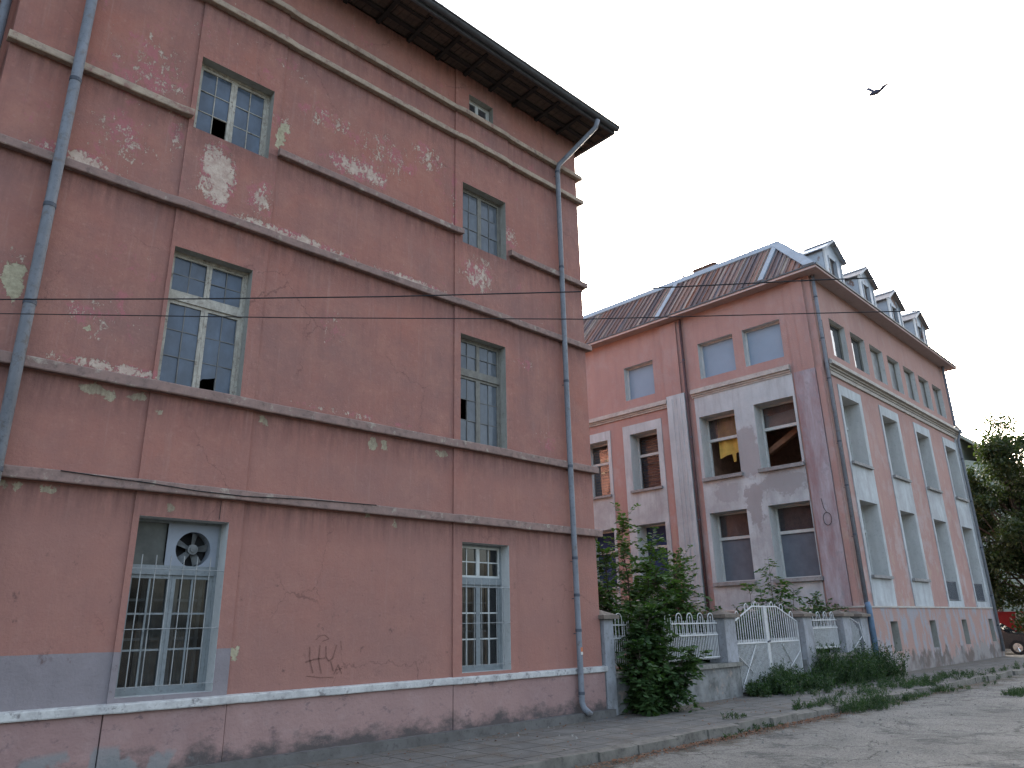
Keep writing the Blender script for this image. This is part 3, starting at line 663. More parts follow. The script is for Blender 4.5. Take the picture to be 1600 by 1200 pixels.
pipe([(1.32, -.12, 12.0), (1.31, -.12, 6.8), (1.30, -.12, .1)], .062, 'zinc', (11.2, 8.15, 6.35, 5.1, 3.2))
pipe([(.485, .3, 12.0), (.485, .3, .1)], .055, 'zinc', (9.9,))
# thin cable sagging along the fourth band
pts = [(1.9, -.108, 3.285), (2.5, -.112, 3.262), (2.8, -.136, 3.25), (3.4, -.136, 3.215), (4.0, -.134, 3.21), (4.2, -.112, 3.225), (4.95, -.11, 3.265), (6, -.108, 3.288)]
fixA(MB().tube(pts, .006, 6).build('wall_cable', 'wire', A))
pts = [(3.55, -.03, 3.14), (3.56, -.035, 2.2)]
fixA(MB().tube([(3.74, -.035, 3.14), (3.735, -.035, 2.9)], .004, 5).build('wall_cable', 'wire', A))
# spray-painted scrawl
gr = MB(); y = -.003
def stroke(p, wd=.009):
    for (xa, za), (xb, zb) in zip(p, p[1:]):
        dx, dz = xb - xa, zb - za; L = math.hypot(dx, dz) or 1; nx, nz = -dz / L * wd, dx / L * wd
        gr.quad((xa - nx, y, za - nz), (xb - nx, y, zb - nz), (xb + nx, y, zb + nz), (xa + nx, y, za + nz))
stroke([(5.12, 1.36), (5.13, 1.2), (5.19, 1.03)]); stroke([(5.27, 1.37), (5.26, 1.2), (5.31, 1.02)]); stroke([(5.07, 1.17), (5.2, 1.2), (5.36, 1.21)])
stroke([(5.36, 1.36), (5.37, 1.22), (5.41, 1.17), (5.47, 1.2), (5.5, 1.3), (5.52, 1.37)]); stroke([(5.44, 1.17), (5.49, 1.04)])
stroke([(5.5, 1.0), (5.56, 1.12), (5.62, 1.0)], .006); stroke([(5.52, 1.05), (5.62, 1.07)], .006)
stroke([(5.2, 1.44), (5.26, 1.49), (5.33, 1.5), (5.4, 1.45), (5.3, 1.42)], .006); stroke([(5.1, 1.0), (5.3, .97), (5.5, .965)], .006); stroke([(5.58, 1.42), (5.6, 1.3)], .005)
fixA(gr.build('scrawl', 'scribble', A))
# roof with open soffit, joists, gutter
OV = .84; XE = 11.03 + .41
rf = MB(); zs = 12.13
rf.mat('tile')
ed = [(-9.8, -OV, 12.2), (XE, -OV, 12.2), (XE, 34.8, 12.2), (-9.8, 34.8, 12.2)]; tp = [(-4, 6.6, 16.6), (5.5, 6.6, 16.6), (5.5, 27, 16.6), (-4, 27, 16.6)]
for i in range(4):
    j = (i + 1) % 4; rf.quad(ed[i], ed[j], tp[j], tp[i])
rf.quad(*tp)
roofA = fixA(rf.build('roof', None, A))
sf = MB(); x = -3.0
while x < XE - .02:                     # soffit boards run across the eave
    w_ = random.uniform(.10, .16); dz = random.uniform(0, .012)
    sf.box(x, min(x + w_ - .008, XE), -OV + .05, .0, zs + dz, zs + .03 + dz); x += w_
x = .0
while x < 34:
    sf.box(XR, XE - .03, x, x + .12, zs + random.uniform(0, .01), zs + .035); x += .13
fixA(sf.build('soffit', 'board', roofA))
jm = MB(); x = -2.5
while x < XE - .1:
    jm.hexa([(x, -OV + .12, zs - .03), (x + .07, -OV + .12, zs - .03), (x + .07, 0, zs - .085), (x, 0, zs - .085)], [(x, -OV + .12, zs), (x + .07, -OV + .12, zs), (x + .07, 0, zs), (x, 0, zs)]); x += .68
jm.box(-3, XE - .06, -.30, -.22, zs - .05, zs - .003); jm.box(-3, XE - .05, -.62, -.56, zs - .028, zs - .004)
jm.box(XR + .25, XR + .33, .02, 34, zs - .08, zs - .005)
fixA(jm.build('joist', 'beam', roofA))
gt = MB(); n = 10          # half-round gutter with open trough
for s0, s1, ax in (((-9.8, -OV - .07), (XE + .05, -OV - .07), 0),):
    for i in range(n):
        t0, t1 = math.pi * i / n + math.pi, math.pi * (i + 1) / n + math.pi
        for rr in (.072, .067):
            gt.quad((s0[0], s0[1] + rr * math.cos(t0), 12.2 + rr * math.sin(t0)), (s1[0], s1[1] + rr * math.cos(t0), 12.2 + rr * math.sin(t0)), (s1[0], s1[1] + rr * math.cos(t1), 12.2 + rr * math.sin(t1)), (s0[0], s0[1] + rr * math.cos(t1), 12.2 + rr * math.sin(t1)))
gt.box(-9.8, XE + .04, -OV - .005, -OV + .04, 12.09, 12.215); gt.box(XE - .02, XE + .04, -OV + .04, 34.8, 12.09, 12.215)
gt.tube([(-9.8, -OV - .155, 12.2), (XE + .05, -OV - .155, 12.2)], .012, 6)
x = -2
while x < XE: gt.box(x, x + .03, -OV - .15, -OV, 12.205, 12.235); x += 1.05
fixA(gt.build('gutter', 'zinc_dark', roofA))

# ------------------------------------------------------------------ building B
B = thing('mansard_house', 'pink and white corner house with rusty mansard roof and four dormers', 'house', (23.05, .08, 0), R(1.4))
LX, LY, ZB = 14.45, 16.0, 12.78
front = lambda off: (lambda u, v, d: (off + d, u, v)); side = lambda off: (lambda u, v, d: (u, off + d, v))
fU = [(6.5, 7.9, 10.07, 11.46, .25), (3.02, 4.46, 10.13, 11.52, .25), (1.22, 2.64, 10.13, 11.52, .25), (10.0, 11.4, 10.07, 11.46, .25)]
fM = [(8.93 + .0, 10.2, 6.44, 8.66, .5), (6.55, 7.82, 6.44, 8.66, .5), (3.28, 4.68, 6.44, 8.70, .5), (1.12, 2.54, 6.44, 8.70, .5)]
fL = [(8.88, 10.2, 2.88, 5.10, .5), (6.52, 7.80, 2.88, 5.12, .5), (3.25, 4.66, 2.85, 5.20, .5), (1.06, 2.48, 2.85, 5.20, .5)]
sU = [(1.2 + 1.83 * i, 1.2 + 1.83 * i + 1.34, 10.13, 11.52, .2) for i in range(7)]
sM = [(1.12 + 3.68 * i, 2.64 + 3.68 * i, 6.44, 8.69, .5) for i in range(4)]
sL = [(1.17 + 3.65 * i, 2.69 + 3.65 * i, 2.87 if i < 2 else 2.16, 5.2, .5) for i in range(4)]
sP = [(1.97 + 3.70 * i, 2.60 + 3.70 * i, .6, 1.49, .3) for i in range(4)]
def in_r(hs, u0, u1): return [h for h in hs if u0 <= h[0] and h[1] <= u1]
mb = MB()
# front wall: strips with white panels slightly proud
zs0 = 1.9
def strip(u0, u1, v0, v1, hs, mp, off, mat, rev='reveal_pale'):
    holes(mb, (u0, u1, v0, v1), [h for h in hs if u0 - 1e-6 <= h[0] and h[1] <= u1 + 1e-6 and v0 < h[2] and h[3] < v1], mp(off), mat, rev)
    if abs(off) > 1e-6:
        mb.mat(mat); p = mp(0)
        for u in (u0, u1): mb.quad(p(u, v0, 0), p(u, v0, off), p(u, v1, off), p(u, v1, 0))
        mb.quad(p(u0, v1, 0), p(u1, v1, 0), p(u1, v1, off), p(u0, v1, off))
strip(0, LY, 9.46, ZB, fU, front, 0, 'wallB')
FH = fM + fL
for u0, u1, mt, of in ((0, 1.04, 'wallB', 0), (1.04, 4.81, 'white', -.03), (4.81, 6.33, 'wallB', 0), (6.33, 8.15, 'white', -.03), (8.15, 8.78, 'wallB', 0), (8.78, 10.6, 'white', -.03), (10.6, LY, 'wallB', 0)):
    top = 9.46 if u0 == 1.04 or mt == 'wallB' else 9.03
    strip(u0, u1, zs0, top, FH, front, of, mt)
    if top < 9.4: strip(u0, u1, top, 9.46, [], front, 0, 'wallB')
# side wall
strip(0, LX, 9.4, ZB, sU, side, 0, 'wallB')
SH = sM + sL; xs = [0]; 
for i in range(4): xs += [.97 + 3.68 * i, 2.90 + 3.68 * i]
xs += [LX]
for i, (u0, u1) in enumerate(zip(xs, xs[1:])):
    if i % 2: strip(u0, min(u1, LX), zs0, 9.05, SH, side, -.03, 'white'); strip(u0, u1, 9.05, 9.4, [], side, 0, 'wallB')
    elif i < 8: strip(u0, u1, zs0, 9.4, [], side, 0, 'wallB')
    else: strip(u0, u1, zs0, 9.4, [], side, 0, 'white')
mb.mat('wallB')
mb.quad((LX, 0, 0), (LX, LY, 0), (LX, LY, ZB), (LX, 0, ZB)); mb.quad((0, LY, 0), (LX, LY, 0), (LX, LY, ZB), (0, LY, ZB)); mb.quad((0, 0, ZB), (LX, 0, ZB), (LX, LY, ZB), (0, LY, ZB))
mb.mat('room_warm')                  # floors and an inner wall, so that each storey is a room
for zf in (2.0, 5.7, 9.4): mb.quad((.3, .3, zf), (LX - .3, .3, zf), (LX - .3, LY - .3, zf), (.3, LY - .3, zf))
mb.quad((4, .3, 0), (4, LY - .3, 0), (4, LY - .3, ZB), (4, .3, ZB)); mb.quad((.3, 4.9, 0), (4, 4.9, 0), (4, 4.9, ZB), (.3, 4.9, ZB))
mb.build('wall', None, B)
mb = MB(); strip(-.05, LY, 0, zs0, [], front, -.05, 'plinthB'); strip(-.05, LX + .04, -.12, zs0, sP, side, -.05, 'plinthB', 'reveal')
mb.mat('plinthB'); mb.quad((LX + .04, -.05, -.12), (LX + .04, LY, -.12), (LX + .04, LY, zs0), (LX + .04, -.05, zs0))
pB = mb.build('plinth', None, B)
mb = MB(); mb.box(-.08, LX + .06, -.08, .0, zs0, zs0 + .05); mb.box(-.08, 0, 0, LY, zs0, zs0 + .05); mb.build('plinth_ledge', 'cornice', B)
pm = MB(); pm.box(-.14, .02, 5.15, 5.93, zs0 + .05, 9.75)
for q in (5.36, 5.54, 5.72): pm.box(-.155, -.139, q - .04, q + .04, 2.2, 9.6)
pm.build('pilaster', 'white', B)
pm = MB(); pm.box(-.06, .02, .03, .21, zs0 + .05, 9.44); pm.build('corner_strip', 'wallB', B); pm = MB(); pm.box(-.09, .02, .23, .95, zs0 + .05, 9.45); o = pm.build('pilaster', 'lavender', B); o['label'] = 'worn lavender corner pilaster'
for bb in ((-.09, .02, .23, .62, 9.455, ZB - .1), (-.05, .02, .63, .95, 9.455, ZB - .1), (-.08, .02, 5.3, 6.0, 9.76, ZB - .1)): MB().box(*bb).build('pilaster', 'wallB', B)
pm = MB(); pm.box(14.0, LX + .02, -.05, .02, zs0 + .05, 9.4); pm.build('pilaster', 'white', B)
# cornices
def cornice(fr, u0, u1, zb, pr=.2):
    mb = MB()
    for k, (z0, z1, p) in enumerate(((0, .07, .35), (.07, .13, .6), (.14, .25, 1.0), (.26, .31, .8))):
        if fr: mb.box(-pr * p, .01, u0, u1, zb + z0, zb + z1)
        else: mb.box(u0, u1 + .0, -pr * p, .01, zb + z0, zb + z1)
    return mb.build('cornice', 'cornice', B)
cornice(True, 1.06, 4.88, 9.46, .17); cornice(True, 5.95, LY, 9.36, .17); cornice(False, .22, LX + .12, 9.42, .26)
pm = MB(); pm.box(.25, LX, -.06, .0, 9.28, 9.41); pm.build('cornice', 'cornice', B)
# windows of B
def sill(fr, u0, u1, z, pr=.10, th=.09):
    mb = MB()
    if fr: mb.box(-.03 - pr, .3, u0 - .08, u1 + .08, z - th, z)
    else: mb.box(u0 - .08, u1 + .08, -.03 - pr, .3, z - th, z)
    return mb
def bwin(fr, h, lay, top, bot, fm_='frame_white', nm='window'):
    """frame with a transom; top / bot = material of what closes each light (None = open)"""
    u0, u1, v0, v1, d = h; e = .06; f = MB(); Z = v1 - (v1 - v0) * .37
    def bx(m_, a, b, y0, y1, c, dd):
        m_.box(y0, y1, a, b, c, dd) if fr else m_.box(a, b, y0, y1, c, dd)
    bx(f, u0, u1, d - .03, d + .05, v0, v0 + e); bx(f, u0, u1, d - .03, d + .05, v1 - e, v1); bx(f, u0, u0 + e, d - .03, d + .05, v0 + e, v1 - e); bx(f, u1 - e, u1, d - .03, d + .05, v0 + e, v1 - e)
    if lay == 'tr': bx(f, u0 + e, u1 - e, d - .06, d + .05, Z - .05, Z + .05)
    w_ = f.build(nm, fm_, B)
    parts = [(Z + .05, v1 - e, top), (v0 + e, Z - .05, bot)] if lay == 'tr' else [(v0 + e, v1 - e, top)]
    for c, dd, mt in parts:
        if not mt: continue
        p = MB(); t = random.uniform(-.01, .01)
        q = [(u0 + e, c), (u1 - e, c), (u1 - e, dd), (u0 + e, dd)]
        pts = [((d + .01, a, b) if fr else (a, d + .01, b)) for a, b in q]
        p.quad(*pts); p.build('pane' if 'glass' in mt else 'panel', mt, w_)
    return w_
for h in fU: bwin(True, h, 'one', 'bluepanel', None, 'reveal_pale')
w0 = bwin(True, fM[0], 'tr', 'glass_brown', 'glass_brown'); w1 = bwin(True, fM[1], 'tr', 'glass_brown', 'glass_brown')
w2 = bwin(True, fM[2], 'tr', 'glass_b', None); w3 = bwin(True, fM[3], 'tr', 'glass_b', None)
w2['label'] = 'window with a yellow curtain hanging out of its lower light'; w3['label'] = 'open window with grey sheeting in its upper light'
for h in (fL[2], fL[3]): bwin(True, h, 'tr', 'glass_b', 'screen')
for h in (fL[0], fL[1]): bwin(True, h, 'tr', 'bluecloth', 'bluecloth')
for ww, (u0, u1, v0, v1, d) in ((w0, fM[0]), (w1, fM[1])):   # blinds inside
    p = MB(); z = v0 + .1
    while z < v1 - .1: p.box(.66, .68, u0 + .05, u1 - .05, z, z + random.uniform(.05, .10)); z += .12
    p.build('blind', 'slat', ww)
u0, u1, v0, v1, d = fM[2]
p = MB(); n = 32
def cy_(t, zz): return .62 + .03 * math.sin(t * 19) + .02 * math.sin(t * 7 + zz)
def yb(t): return 7.24 + .07 * math.sin(t * 5) - (.30 if .34 < t < .42 else 0)
for i in range(n):
    ta, tb = i / n * .78, (i + 1) / n * .78; ya, yb_ = u0 + (u1 - u0) * ta, u0 + (u1 - u0) * tb
    p.quad((cy_(ta, 0), ya, yb(ta)), (cy_(tb, 0), yb_, yb(tb)), (cy_(tb, 2), yb_, v1), (cy_(ta, 2), ya, v1))
p.build('curtain', 'yellow', w2)
u0, u1, v0, v1, d = fM[3]
p = MB(); p.quad((.55, u0 + .06, 7.9), (.57, u1 - .06, 7.88), (.62, u1 - .1, 8.35), (.60, u0 + .1, 8.45)); p.build('plastic_sheet', 'grey_sheet', w3)
p = MB(); p.hexa([(.9, u1 + .1, 7.1), (1.1, u1 + .1, 7.1), (1.1, u0 - .4, 8.1), (.9, u0 - .4, 8.1)], [(.9, u1 + .1, 7.3), (1.1, u1 + .1, 7.3), (1.1, u0 - .4, 8.35), (.9, u0 - .4, 8.35)])
p.quad((.62, u0, 8.35), (.62, u1, 8.45), (.62, u1, 8.68), (.62, u0, 8.68)); p.build('ceiling_beam', 'orange', w3)
for h in fM[:2] + fL[:2]: sill(True, h[0], h[1], h[2]).build('sill', 'sill', B)
for h in (fM[2], fM[3], fL[2], fL[3]): sill(True, h[0], h[1], h[2], .12, .12).build('sill', 'sill', B)
for i, h in enumerate(sU):
    bwin(False, h, 'one', 'glass_side' if i in (0, 1) else 'greypane', None, 'frame_dark')
for i, h in enumerate(sM): bwin(False, h, 'tr', 'glass_b', 'glass_b', 'frame_white'); sill(False, h[0], h[1], h[2]).build('sill', 'sill', B)
for i, h in enumerate(sL):
    ww = bwin(False, h, 'tr', 'glass_b', 'glass_b', 'frame_white')
    if i < 2: sill(False, h[0], h[1], h[2]).build('sill', 'sill', B)
    else:
        rm = MB(); q = h[0] + .05
        while q < h[1] - .02: rm.tube([(q, .06, h[2] + .05), (q, .06, h[2] + .72)], .009, 5); q += .09
        rm.box(h[0], h[1], .045, .075, h[2] + .70, h[2] + .73); rm.box(h[0], h[1], .05, .07, h[2] + .04, h[2] + .07); rm.build('railing', 'joint', ww)
for h in sP: bwin(False, h, 'one', 'glass_b', None, 'frame_dark')
# pipes on B
idf = lambda o: o
pipe([(-.1, 5.06, ZB - .1), (-.08, 5.05, 0.0)], .05, 'pipe_red', (11, 8, 5), parent=B, fx=idf)
pipe([(.10, -.10, ZB - .05), (.10, -.10, 11.2), (.12, -.11, 2.0)], .06, 'zinc', (11.9, 10.4, 9.0, 6.9, 5.5, 4.0), parent=B, fx=idf)
pipe([(.19, -.13, 11.1), (.2, -.13, 2.1)], .022, 'pipe_red', (), 'cable_conduit', B, idf)
pm = MB(); pm.tube([(.10, -.14, 2.05), (.12, -.16, 1.9), (.14, -.16, .1)], .085, 14); o = pm.build('pipe_boot', simple('blue_paint', (.13, .2, .29), .6, .3), B, True)
pipe([(14.05, -.13, ZB - .05), (14.05, -.13, 9.9), (14.05, -.30, 9.6), (14.05, -.13, 9.2), (14.1, -.13, .2)], .06, 'zinc', (8.3, 6.4, 4.4, 2.4, 1.2), parent=B, fx=idf)
pm = MB()                                          # loop of cable on the corner pilaster
pm.tube([(-.11, .66, 5.2), (-.11, .62, 4.9)] + [(-.12, .55 + .13 * math.sin(t * .5), 4.55 + .2 * math.cos(t * .5)) for t in range(26)], .008, 5); pm.build('wall_cable', 'wire', B)
# roof of B: eaves, fascia, mansard slopes, hips, upper roof, dormers
EO = .45; E0 = -EO; EX = LX + .5; EY = LY + .5; ZE = 12.76
br = 1.48; ZR = 15.15
mb = MB(); mb.quad((E0, E0, ZE - .02), (EX, E0, ZE - .02), (EX, 0, ZE - .02), (E0, 0, ZE - .02)); mb.quad((E0, 0, ZE - .02), (0, 0, ZE - .02), (0, EY, ZE - .02), (E0, EY, ZE - .02)); mb.quad((LX, 0, ZE - .02), (EX, 0, ZE - .02), (EX, EY, ZE - .02), (LX, EY, ZE - .02))
ro = MB().mat('tin')
zt_ = ZE + .1; e = .0
c0 = [(E0, E0, zt_), (EX, E0, zt_), (EX, EY, zt_), (E0, EY, zt_)]; c1 = [(br, br, ZR), (EX - 2.1, br, ZR), (EX - 2.1, EY - 2.1, ZR), (br, EY - 2.1, ZR)]
c2 = [(br + 3.2, br + 4.5, ZR + 1.0), (EX - 6, br + 4.5, ZR + 1.0), (EX - 6, EY - 6.5, ZR + 1.0), (br + 3.2, EY - 6.5, ZR + 1.0)]
for i in range(4):
    j = (i + 1) % 4; ro.quad(c0[i], c0[j], c1[j], c1[i]); ro.quad(c1[i], c1[j], c2[j], c2[i])
ro.quad(*c2)
roofB = ro.build('roof', None, B)
mb.build('soffit', 'soffit', roofB)
f = MB(); f.box(E0 - .03, EX + .03, E0 - .03, E0, ZE - .03, ZE + .045); f.box(E0 - .03, E0, E0, EY, ZE - .03, ZE + .045); f.box(EX, EX + .03, E0, EY, ZE - .03, ZE + .045); f.build('fascia', 'fascia', roofB)
f = MB(); f.box(E0 - .06, EX + .06, E0 - .07, E0 + .06, ZE + .048, ZE + .10); f.box(E0 - .065, E0 + .06, E0 + .06, EY, ZE + .048, ZE + .095); f.box(EX - .02, EX + .06, E0 + .06, EY, ZE + .048, ZE + .095); f.build('gutter', 'zinc_dark', roofB)
# standing seams on the front slope
rib = MB(); y = E0 + .3
sl_ = (ZR - zt_) / (br - E0)
def fs(t, yy, lift=0): x_ = E0 + (br - E0) * t; return (x_ - lift * .7, yy, zt_ + (ZR - zt_) * t + lift * .7)
while y < EY - .5:
    t1 = min(1.0, max(.0, (y - E0) / (br - E0))) if y < br else 1.0
    wdt = .022
    if t1 > .08: rib.hexa([fs(.02, y), fs(.02, y + wdt), fs(t1, y + wdt), fs(t1, y)], [fs(.02, y, .05), fs(.02, y + wdt, .05), fs(t1, y + wdt, .05), fs(t1, y, .05)])
    y += .235
rib.build('seam', 'tin', roofB)
fl = MB()
for yy in (5.75, 1.4):                             # pale strips up the slope
    t1 = 1.0 if yy > br else (yy - E0) / (br - E0)
    fl.hexa([fs(.02, yy), fs(.02, yy + .2), fs(t1 - .02, yy + .2), fs(t1 - .02, yy)], [fs(.02, yy, .07), fs(.02, yy + .2, .07), fs(t1 - .02, yy + .2, .07), fs(t1 - .02, yy, .07)])
# band along the upper break and down the hip
fl.hexa([fs(.88, 1.2), fs(.88, EY - 2), fs(1.0, EY - 2), fs(1.0, br)], [fs(.88, 1.2, .06), fs(.88, EY - 2, .06), fs(1.0, EY - 2, .09), fs(1.0, br, .09)])
h0, h1 = Vector((E0, E0, zt_)), Vector((br, br, ZR)); 
fl.hexa([h0, h0 + Vector((.0, .36, 0)), h1 + Vector((0, .32, .0)), h1], [h0 + Vector((-.05, .0, .05)), h0 + Vector((-.05, .36, .06)), h1 + Vector((-.05, .32, .06)), h1 + Vector((-.02, -.02, .08))])
fl.hexa([h0, h1, h1 + Vector((.12, 0, 0)), h0 + Vector((.15, 0, 0))], [h0 + Vector((0, -.05, .05)), h1 + Vector((0, -.03, .08)), h1 + Vector((.12, -.05, .06)), h0 + Vector((.15, -.05, .05))])
fl.build('flashing', 'flash', roofB)
cm_ = MB(); cm_.box(2.3, 2.8, 4.6, 5.6, ZR + .1, ZR + .62); cm_.box(2.25, 2.85, 4.55, 5.65, ZR + .621, ZR + .68); cm_.build('chimney', 'tile', roofB)
MB().tube([(2.0, 5.9, ZR), (2.0, 5.9, ZR + .45)], .05, 8).build('vent_pipe', 'zinc_dark', roofB)
def zslope(yy): return zt_ + (ZR - zt_) * (yy - E0) / (br - E0)
for i, xc in enumerate((2.53, 5.74, 8.86, 12.08)):
    dm = MB(); hw = .86; y0 = 0.0; zb = zslope(y0); ze, za = 14.42, 14.98
    # front face with opening
    ow, o0, o1 = .30, zb + .02, 14.25
    dm.mat('bluetin')
    F_ = lambda x_, z_: (x_, y0, z_)
    dm.quad(F_(xc - hw, zb - .05), F_(xc - ow, zb - .05), F_(xc - ow, ze), F_(xc - hw, ze)); dm.quad(F_(xc + ow, zb - .05), F_(xc + hw, zb - .05), F_(xc + hw, ze), F_(xc + ow, ze))
    dm.quad(F_(xc - ow, o1), F_(xc + ow, o1), F_(xc + ow, ze), F_(xc - ow, ze)); dm.quad(F_(xc - ow, zb - .05), F_(xc + ow, zb - .05), F_(xc + ow, o0 + .06), F_(xc - ow, o0 + .06))
    dm.quad(F_(xc - hw, ze), F_(xc + hw, ze), F_(xc, za))
    yb2 = lambda z_: E0 + (z_ - zt_) / (ZR - zt_) * (br - E0)
    for s_ in (-1, 1):
        dm.quad((xc + s_ * hw, y0, zb - .05), (xc + s_ * hw, y0, ze), (xc + s_ * hw, yb2(ze) + .1, ze), (xc + s_ * hw, y0 + .0, zb - .05))
        dm.quad((xc + s_ * ow, y0, o0), (xc + s_ * ow, y0, o1), (xc + s_ * ow, y0 + .12, o1), (xc + s_ * ow, y0 + .12, o0))
    dm.quad((xc - ow, y0, o1), (xc + ow, y0, o1), (xc + ow, y0 + .12, o1), (xc - ow, y0 + .12, o1))
    dm.mat('flash')                                   # pale corner strips and barge boards
    for s_ in (-1, 1):
        xa = xc + s_ * hw; dm.box(min(xa, xa - s_ * .17), max(xa, xa - s_ * .17), y0 - .025, y0 - .002, zb - .05, ze - .02)
        xa = xc + s_ * ow; dm.box(min(xa, xa + s_ * .07), max(xa, xa + s_ * .07), y0 - .02, y0 - .002, zb, o1 + .05)
    d_o = dm.build('dormer', None, B)
    dr = MB().mat('dormertin' if i else 'bluetin')
    for s_ in (-1, 1):
        xo = xc + s_ * (hw + .13); zo = ze - .1
        dr.hexa([(xc, y0 - .16, za), (xo, y0 - .16, zo), (xo, yb2(zo) + .1, zo), (xc, yb2(za) + .1, za)], [(xc, y0 - .16, za + .03), (xo, y0 - .16, zo + .03), (xo, yb2(zo) + .1, zo + .03), (xc, yb2(za) + .1, za + .03)])
    dr.mat('flash')
    for s_ in (-1, 1):
        xo = xc + s_ * (hw + .13); zo = ze - .1
        dr.hexa([(xc, y0 - .19, za - .05), (xo, y0 - .19, zo - .05), (xo, y0 - .162, zo - .05), (xc, y0 - .162, za - .05)], [(xc, y0 - .19, za + .035), (xo, y0 - .19, zo + .035), (xo, y0 - .162, zo + .035), (xc, y0 - .162, za + .035)])
        dr.hexa([(xc, y0 - .16, za + .051), (xc + s_ * .3, y0 - .16, za - .14), (xc + s_ * .3, y0 + .9, za - .14), (xc, y0 + .9, za + .051)], [(xc, y0 - .16, za + .07), (xc + s_ * .3, y0 - .16, za - .12), (xc + s_ * .3, y0 + .9, za - .12), (xc, y0 + .9, za + .07)])
    dr.build('dormer_roof', None, d_o)
    p = MB(); p.box(xc - ow, xc + ow, y0 + .10, y0 + .13, o0, o1); p.mat('frame_dark'); 
    wq = MB(); wq.mat('slat').quad((xc - ow, y0 + .1, o0), (xc + ow, y0 + .1, o0), (xc + ow, y0 + .1, o1), (xc - ow, y0 + .1, o1))
    wq.mat('frame_dark').box(xc - .02, xc + .02, y0 + .06, y0 + .098, o0, o1)
    wq.build('shutter', None, d_o)

# ------------------------------------------------------------------ fences and gate
def pillar(parent, x0, x1, y0, y1, z0, zt__):
    p = MB(); p.box(x0, x1, y0, y1, z0, zt__); o = p.build('pillar', 'pillar', parent)
    c = MB(); xm_, ym_ = (x0 + x1) / 2, (y0 + y1) / 2; e = .09
    c.box(x0 - e, x1 + e, y0 - e, y1 + e, zt__, zt__ + .07)
    i = len(c.v); b = [(x0 - e + .02, y0 - e + .02), (x1 + e - .02, y0 - e + .02), (x1 + e - .02, y1 + e - .02), (x0 - e + .02, y1 + e - .02)]
    for k in range(4): c.quad((*b[k], zt__ + .07), (*b[(k + 1) % 4], zt__ + .07), (xm_, ym_, zt__ + .17))
    c.build('cap', 'cap', o); return o
def bars(mb, x0, x1, y, zb, zm, zt__, ztop, step, loops=True):
    """dense thin bars below the middle rail, hooped pairs above"""
    n = int((x1 - x0) / step); 
    for i in range(n + 1):
        xx = x0 + (x1 - x0) * i / n; mb.tube([(xx, y, zb - .04), (xx + random.uniform(-.004, .004), y, zm + .05)], .0105, 5)
    for z, r in ((zb, .014), (zm, .015), (zt__, .014)): mb.box(x0 - .02, x1 + .02, y - .02, y - .006, z - r, z + r)
    m_ = max(1, round((x1 - x0) / .41))
    for i in range(m_):
        c = x0 + (x1 - x0) * (i + .5) / m_; r = .10; zz = ztop + .02 - r
        mb.tube([(c - r, y, zm), (c - r, y, zz)] + [(c - r * math.cos(t * math.pi / 8), y, zz + r * math.sin(t * math.pi / 8)) for t in range(1, 8)] + [(c + r, y, zz), (c + r, y, zm)], .011, 6)
        mb.tube([(c, y, zm), (c, y, zz + .0)], .008, 5); mb.tube([(c, y, zz - .0), (c, y, zz + .05)], [.018, .001], 6)
        mb.tube([(c + .16, y, zm), (c + .16, y, zt__ + .06)], .009, 5); mb.tube([(c + .25, y, zm), (c + .25, y, zt__ + .06)], .009, 5) if i < m_ - 1 else None
FL = thing('garden_fence', 'low rendered wall with white hooped railing between the salmon house and the gate', 'fence', (13.5, 0, 0), group=None)
def fixF(root):
    for o in root.children_recursive:
        if o.parent == root: o.matrix_parent_inverse = Matrix.Translation(-root.location)
b_ = MB(); b_.box(11.36, 15.75, -.02, .32, -.05, .63); b_.build('low_wall', 'gardenwall', FL)
b_ = MB(); x = 11.36
while x < 15.7:
    L = random.uniform(.8, 1.2); b_.box(x, min(x + L - .01, 15.8), -.08, .38, .63 + random.uniform(-.002, .004), .72 + random.uniform(-.006, .006)); x += L
b_.build('coping', 'concrete', FL)
pillar(FL, 11.08, 11.35, -.05, .35, 0, 1.66); pillar(FL, 15.22, 15.68, -.06, .40, .72, 1.66)
b_ = MB(); bars(b_, 11.5, 15.12, .1, .85, 1.31, 1.55, 1.74, .062); b_.build('railing', 'iron', FL)
fixF(FL)
FR = thing('garden_fence', 'short rendered wall with hooped railing overgrown by weeds, right of the gate', 'fence', (20.5, 0, 0))
b_ = MB(); b_.box(18.95, 21.85, -.02, .32, -.05, .63); b_.build('low_wall', 'gardenwall', FR)
b_ = MB(); b_.box(19.5, 20.4, -.08, .38, .63, .72); b_.box(20.41, 21.9, -.08, .38, .63, .715); b_.build('coping', 'concrete', FR)
pillar(FR, 18.98, 19.45, -.06, .42, 0, 1.66); pillar(FR, 21.32, 21.80, -.06, .42, .72, 1.66); pillar(FR, 22.5, 22.95, -.06, .40, 0, 1.64)
b_ = MB(); bars(b_, 19.55, 21.22, .1, .88, 1.37, 1.57, 1.76, .058); b_.build('railing', 'iron', FR)
fixF(FR)
# broken little wicket
WK = thing('wicket_gate', 'small bent white wicket leaf hanging broken between the two right pillars', 'gate', (22.1, .0, 0))
b_ = MB()
for i in range(7):
    xx = 21.9 + i * .075; b_.tube([(xx, -.0, .75 + .05 * (i % 2) - .25 * (i > 4)), (xx - .03, -.02, 1.62 - .05 * i)], .01, 5)
b_.tube([(21.85, -.02, 1.62), (22.35, -.03, 1.46)], .014, 6); b_.tube([(21.86, -.02, .8), (22.42, -.05, 1.1)], .012, 6); b_.tube([(22.36, -.05, 1.5), (22.42, -.1, 1.0), (22.28, -.14, .45)], .013, 6)
b_.build('leaf_frame', 'iron', WK); fixF(WK)
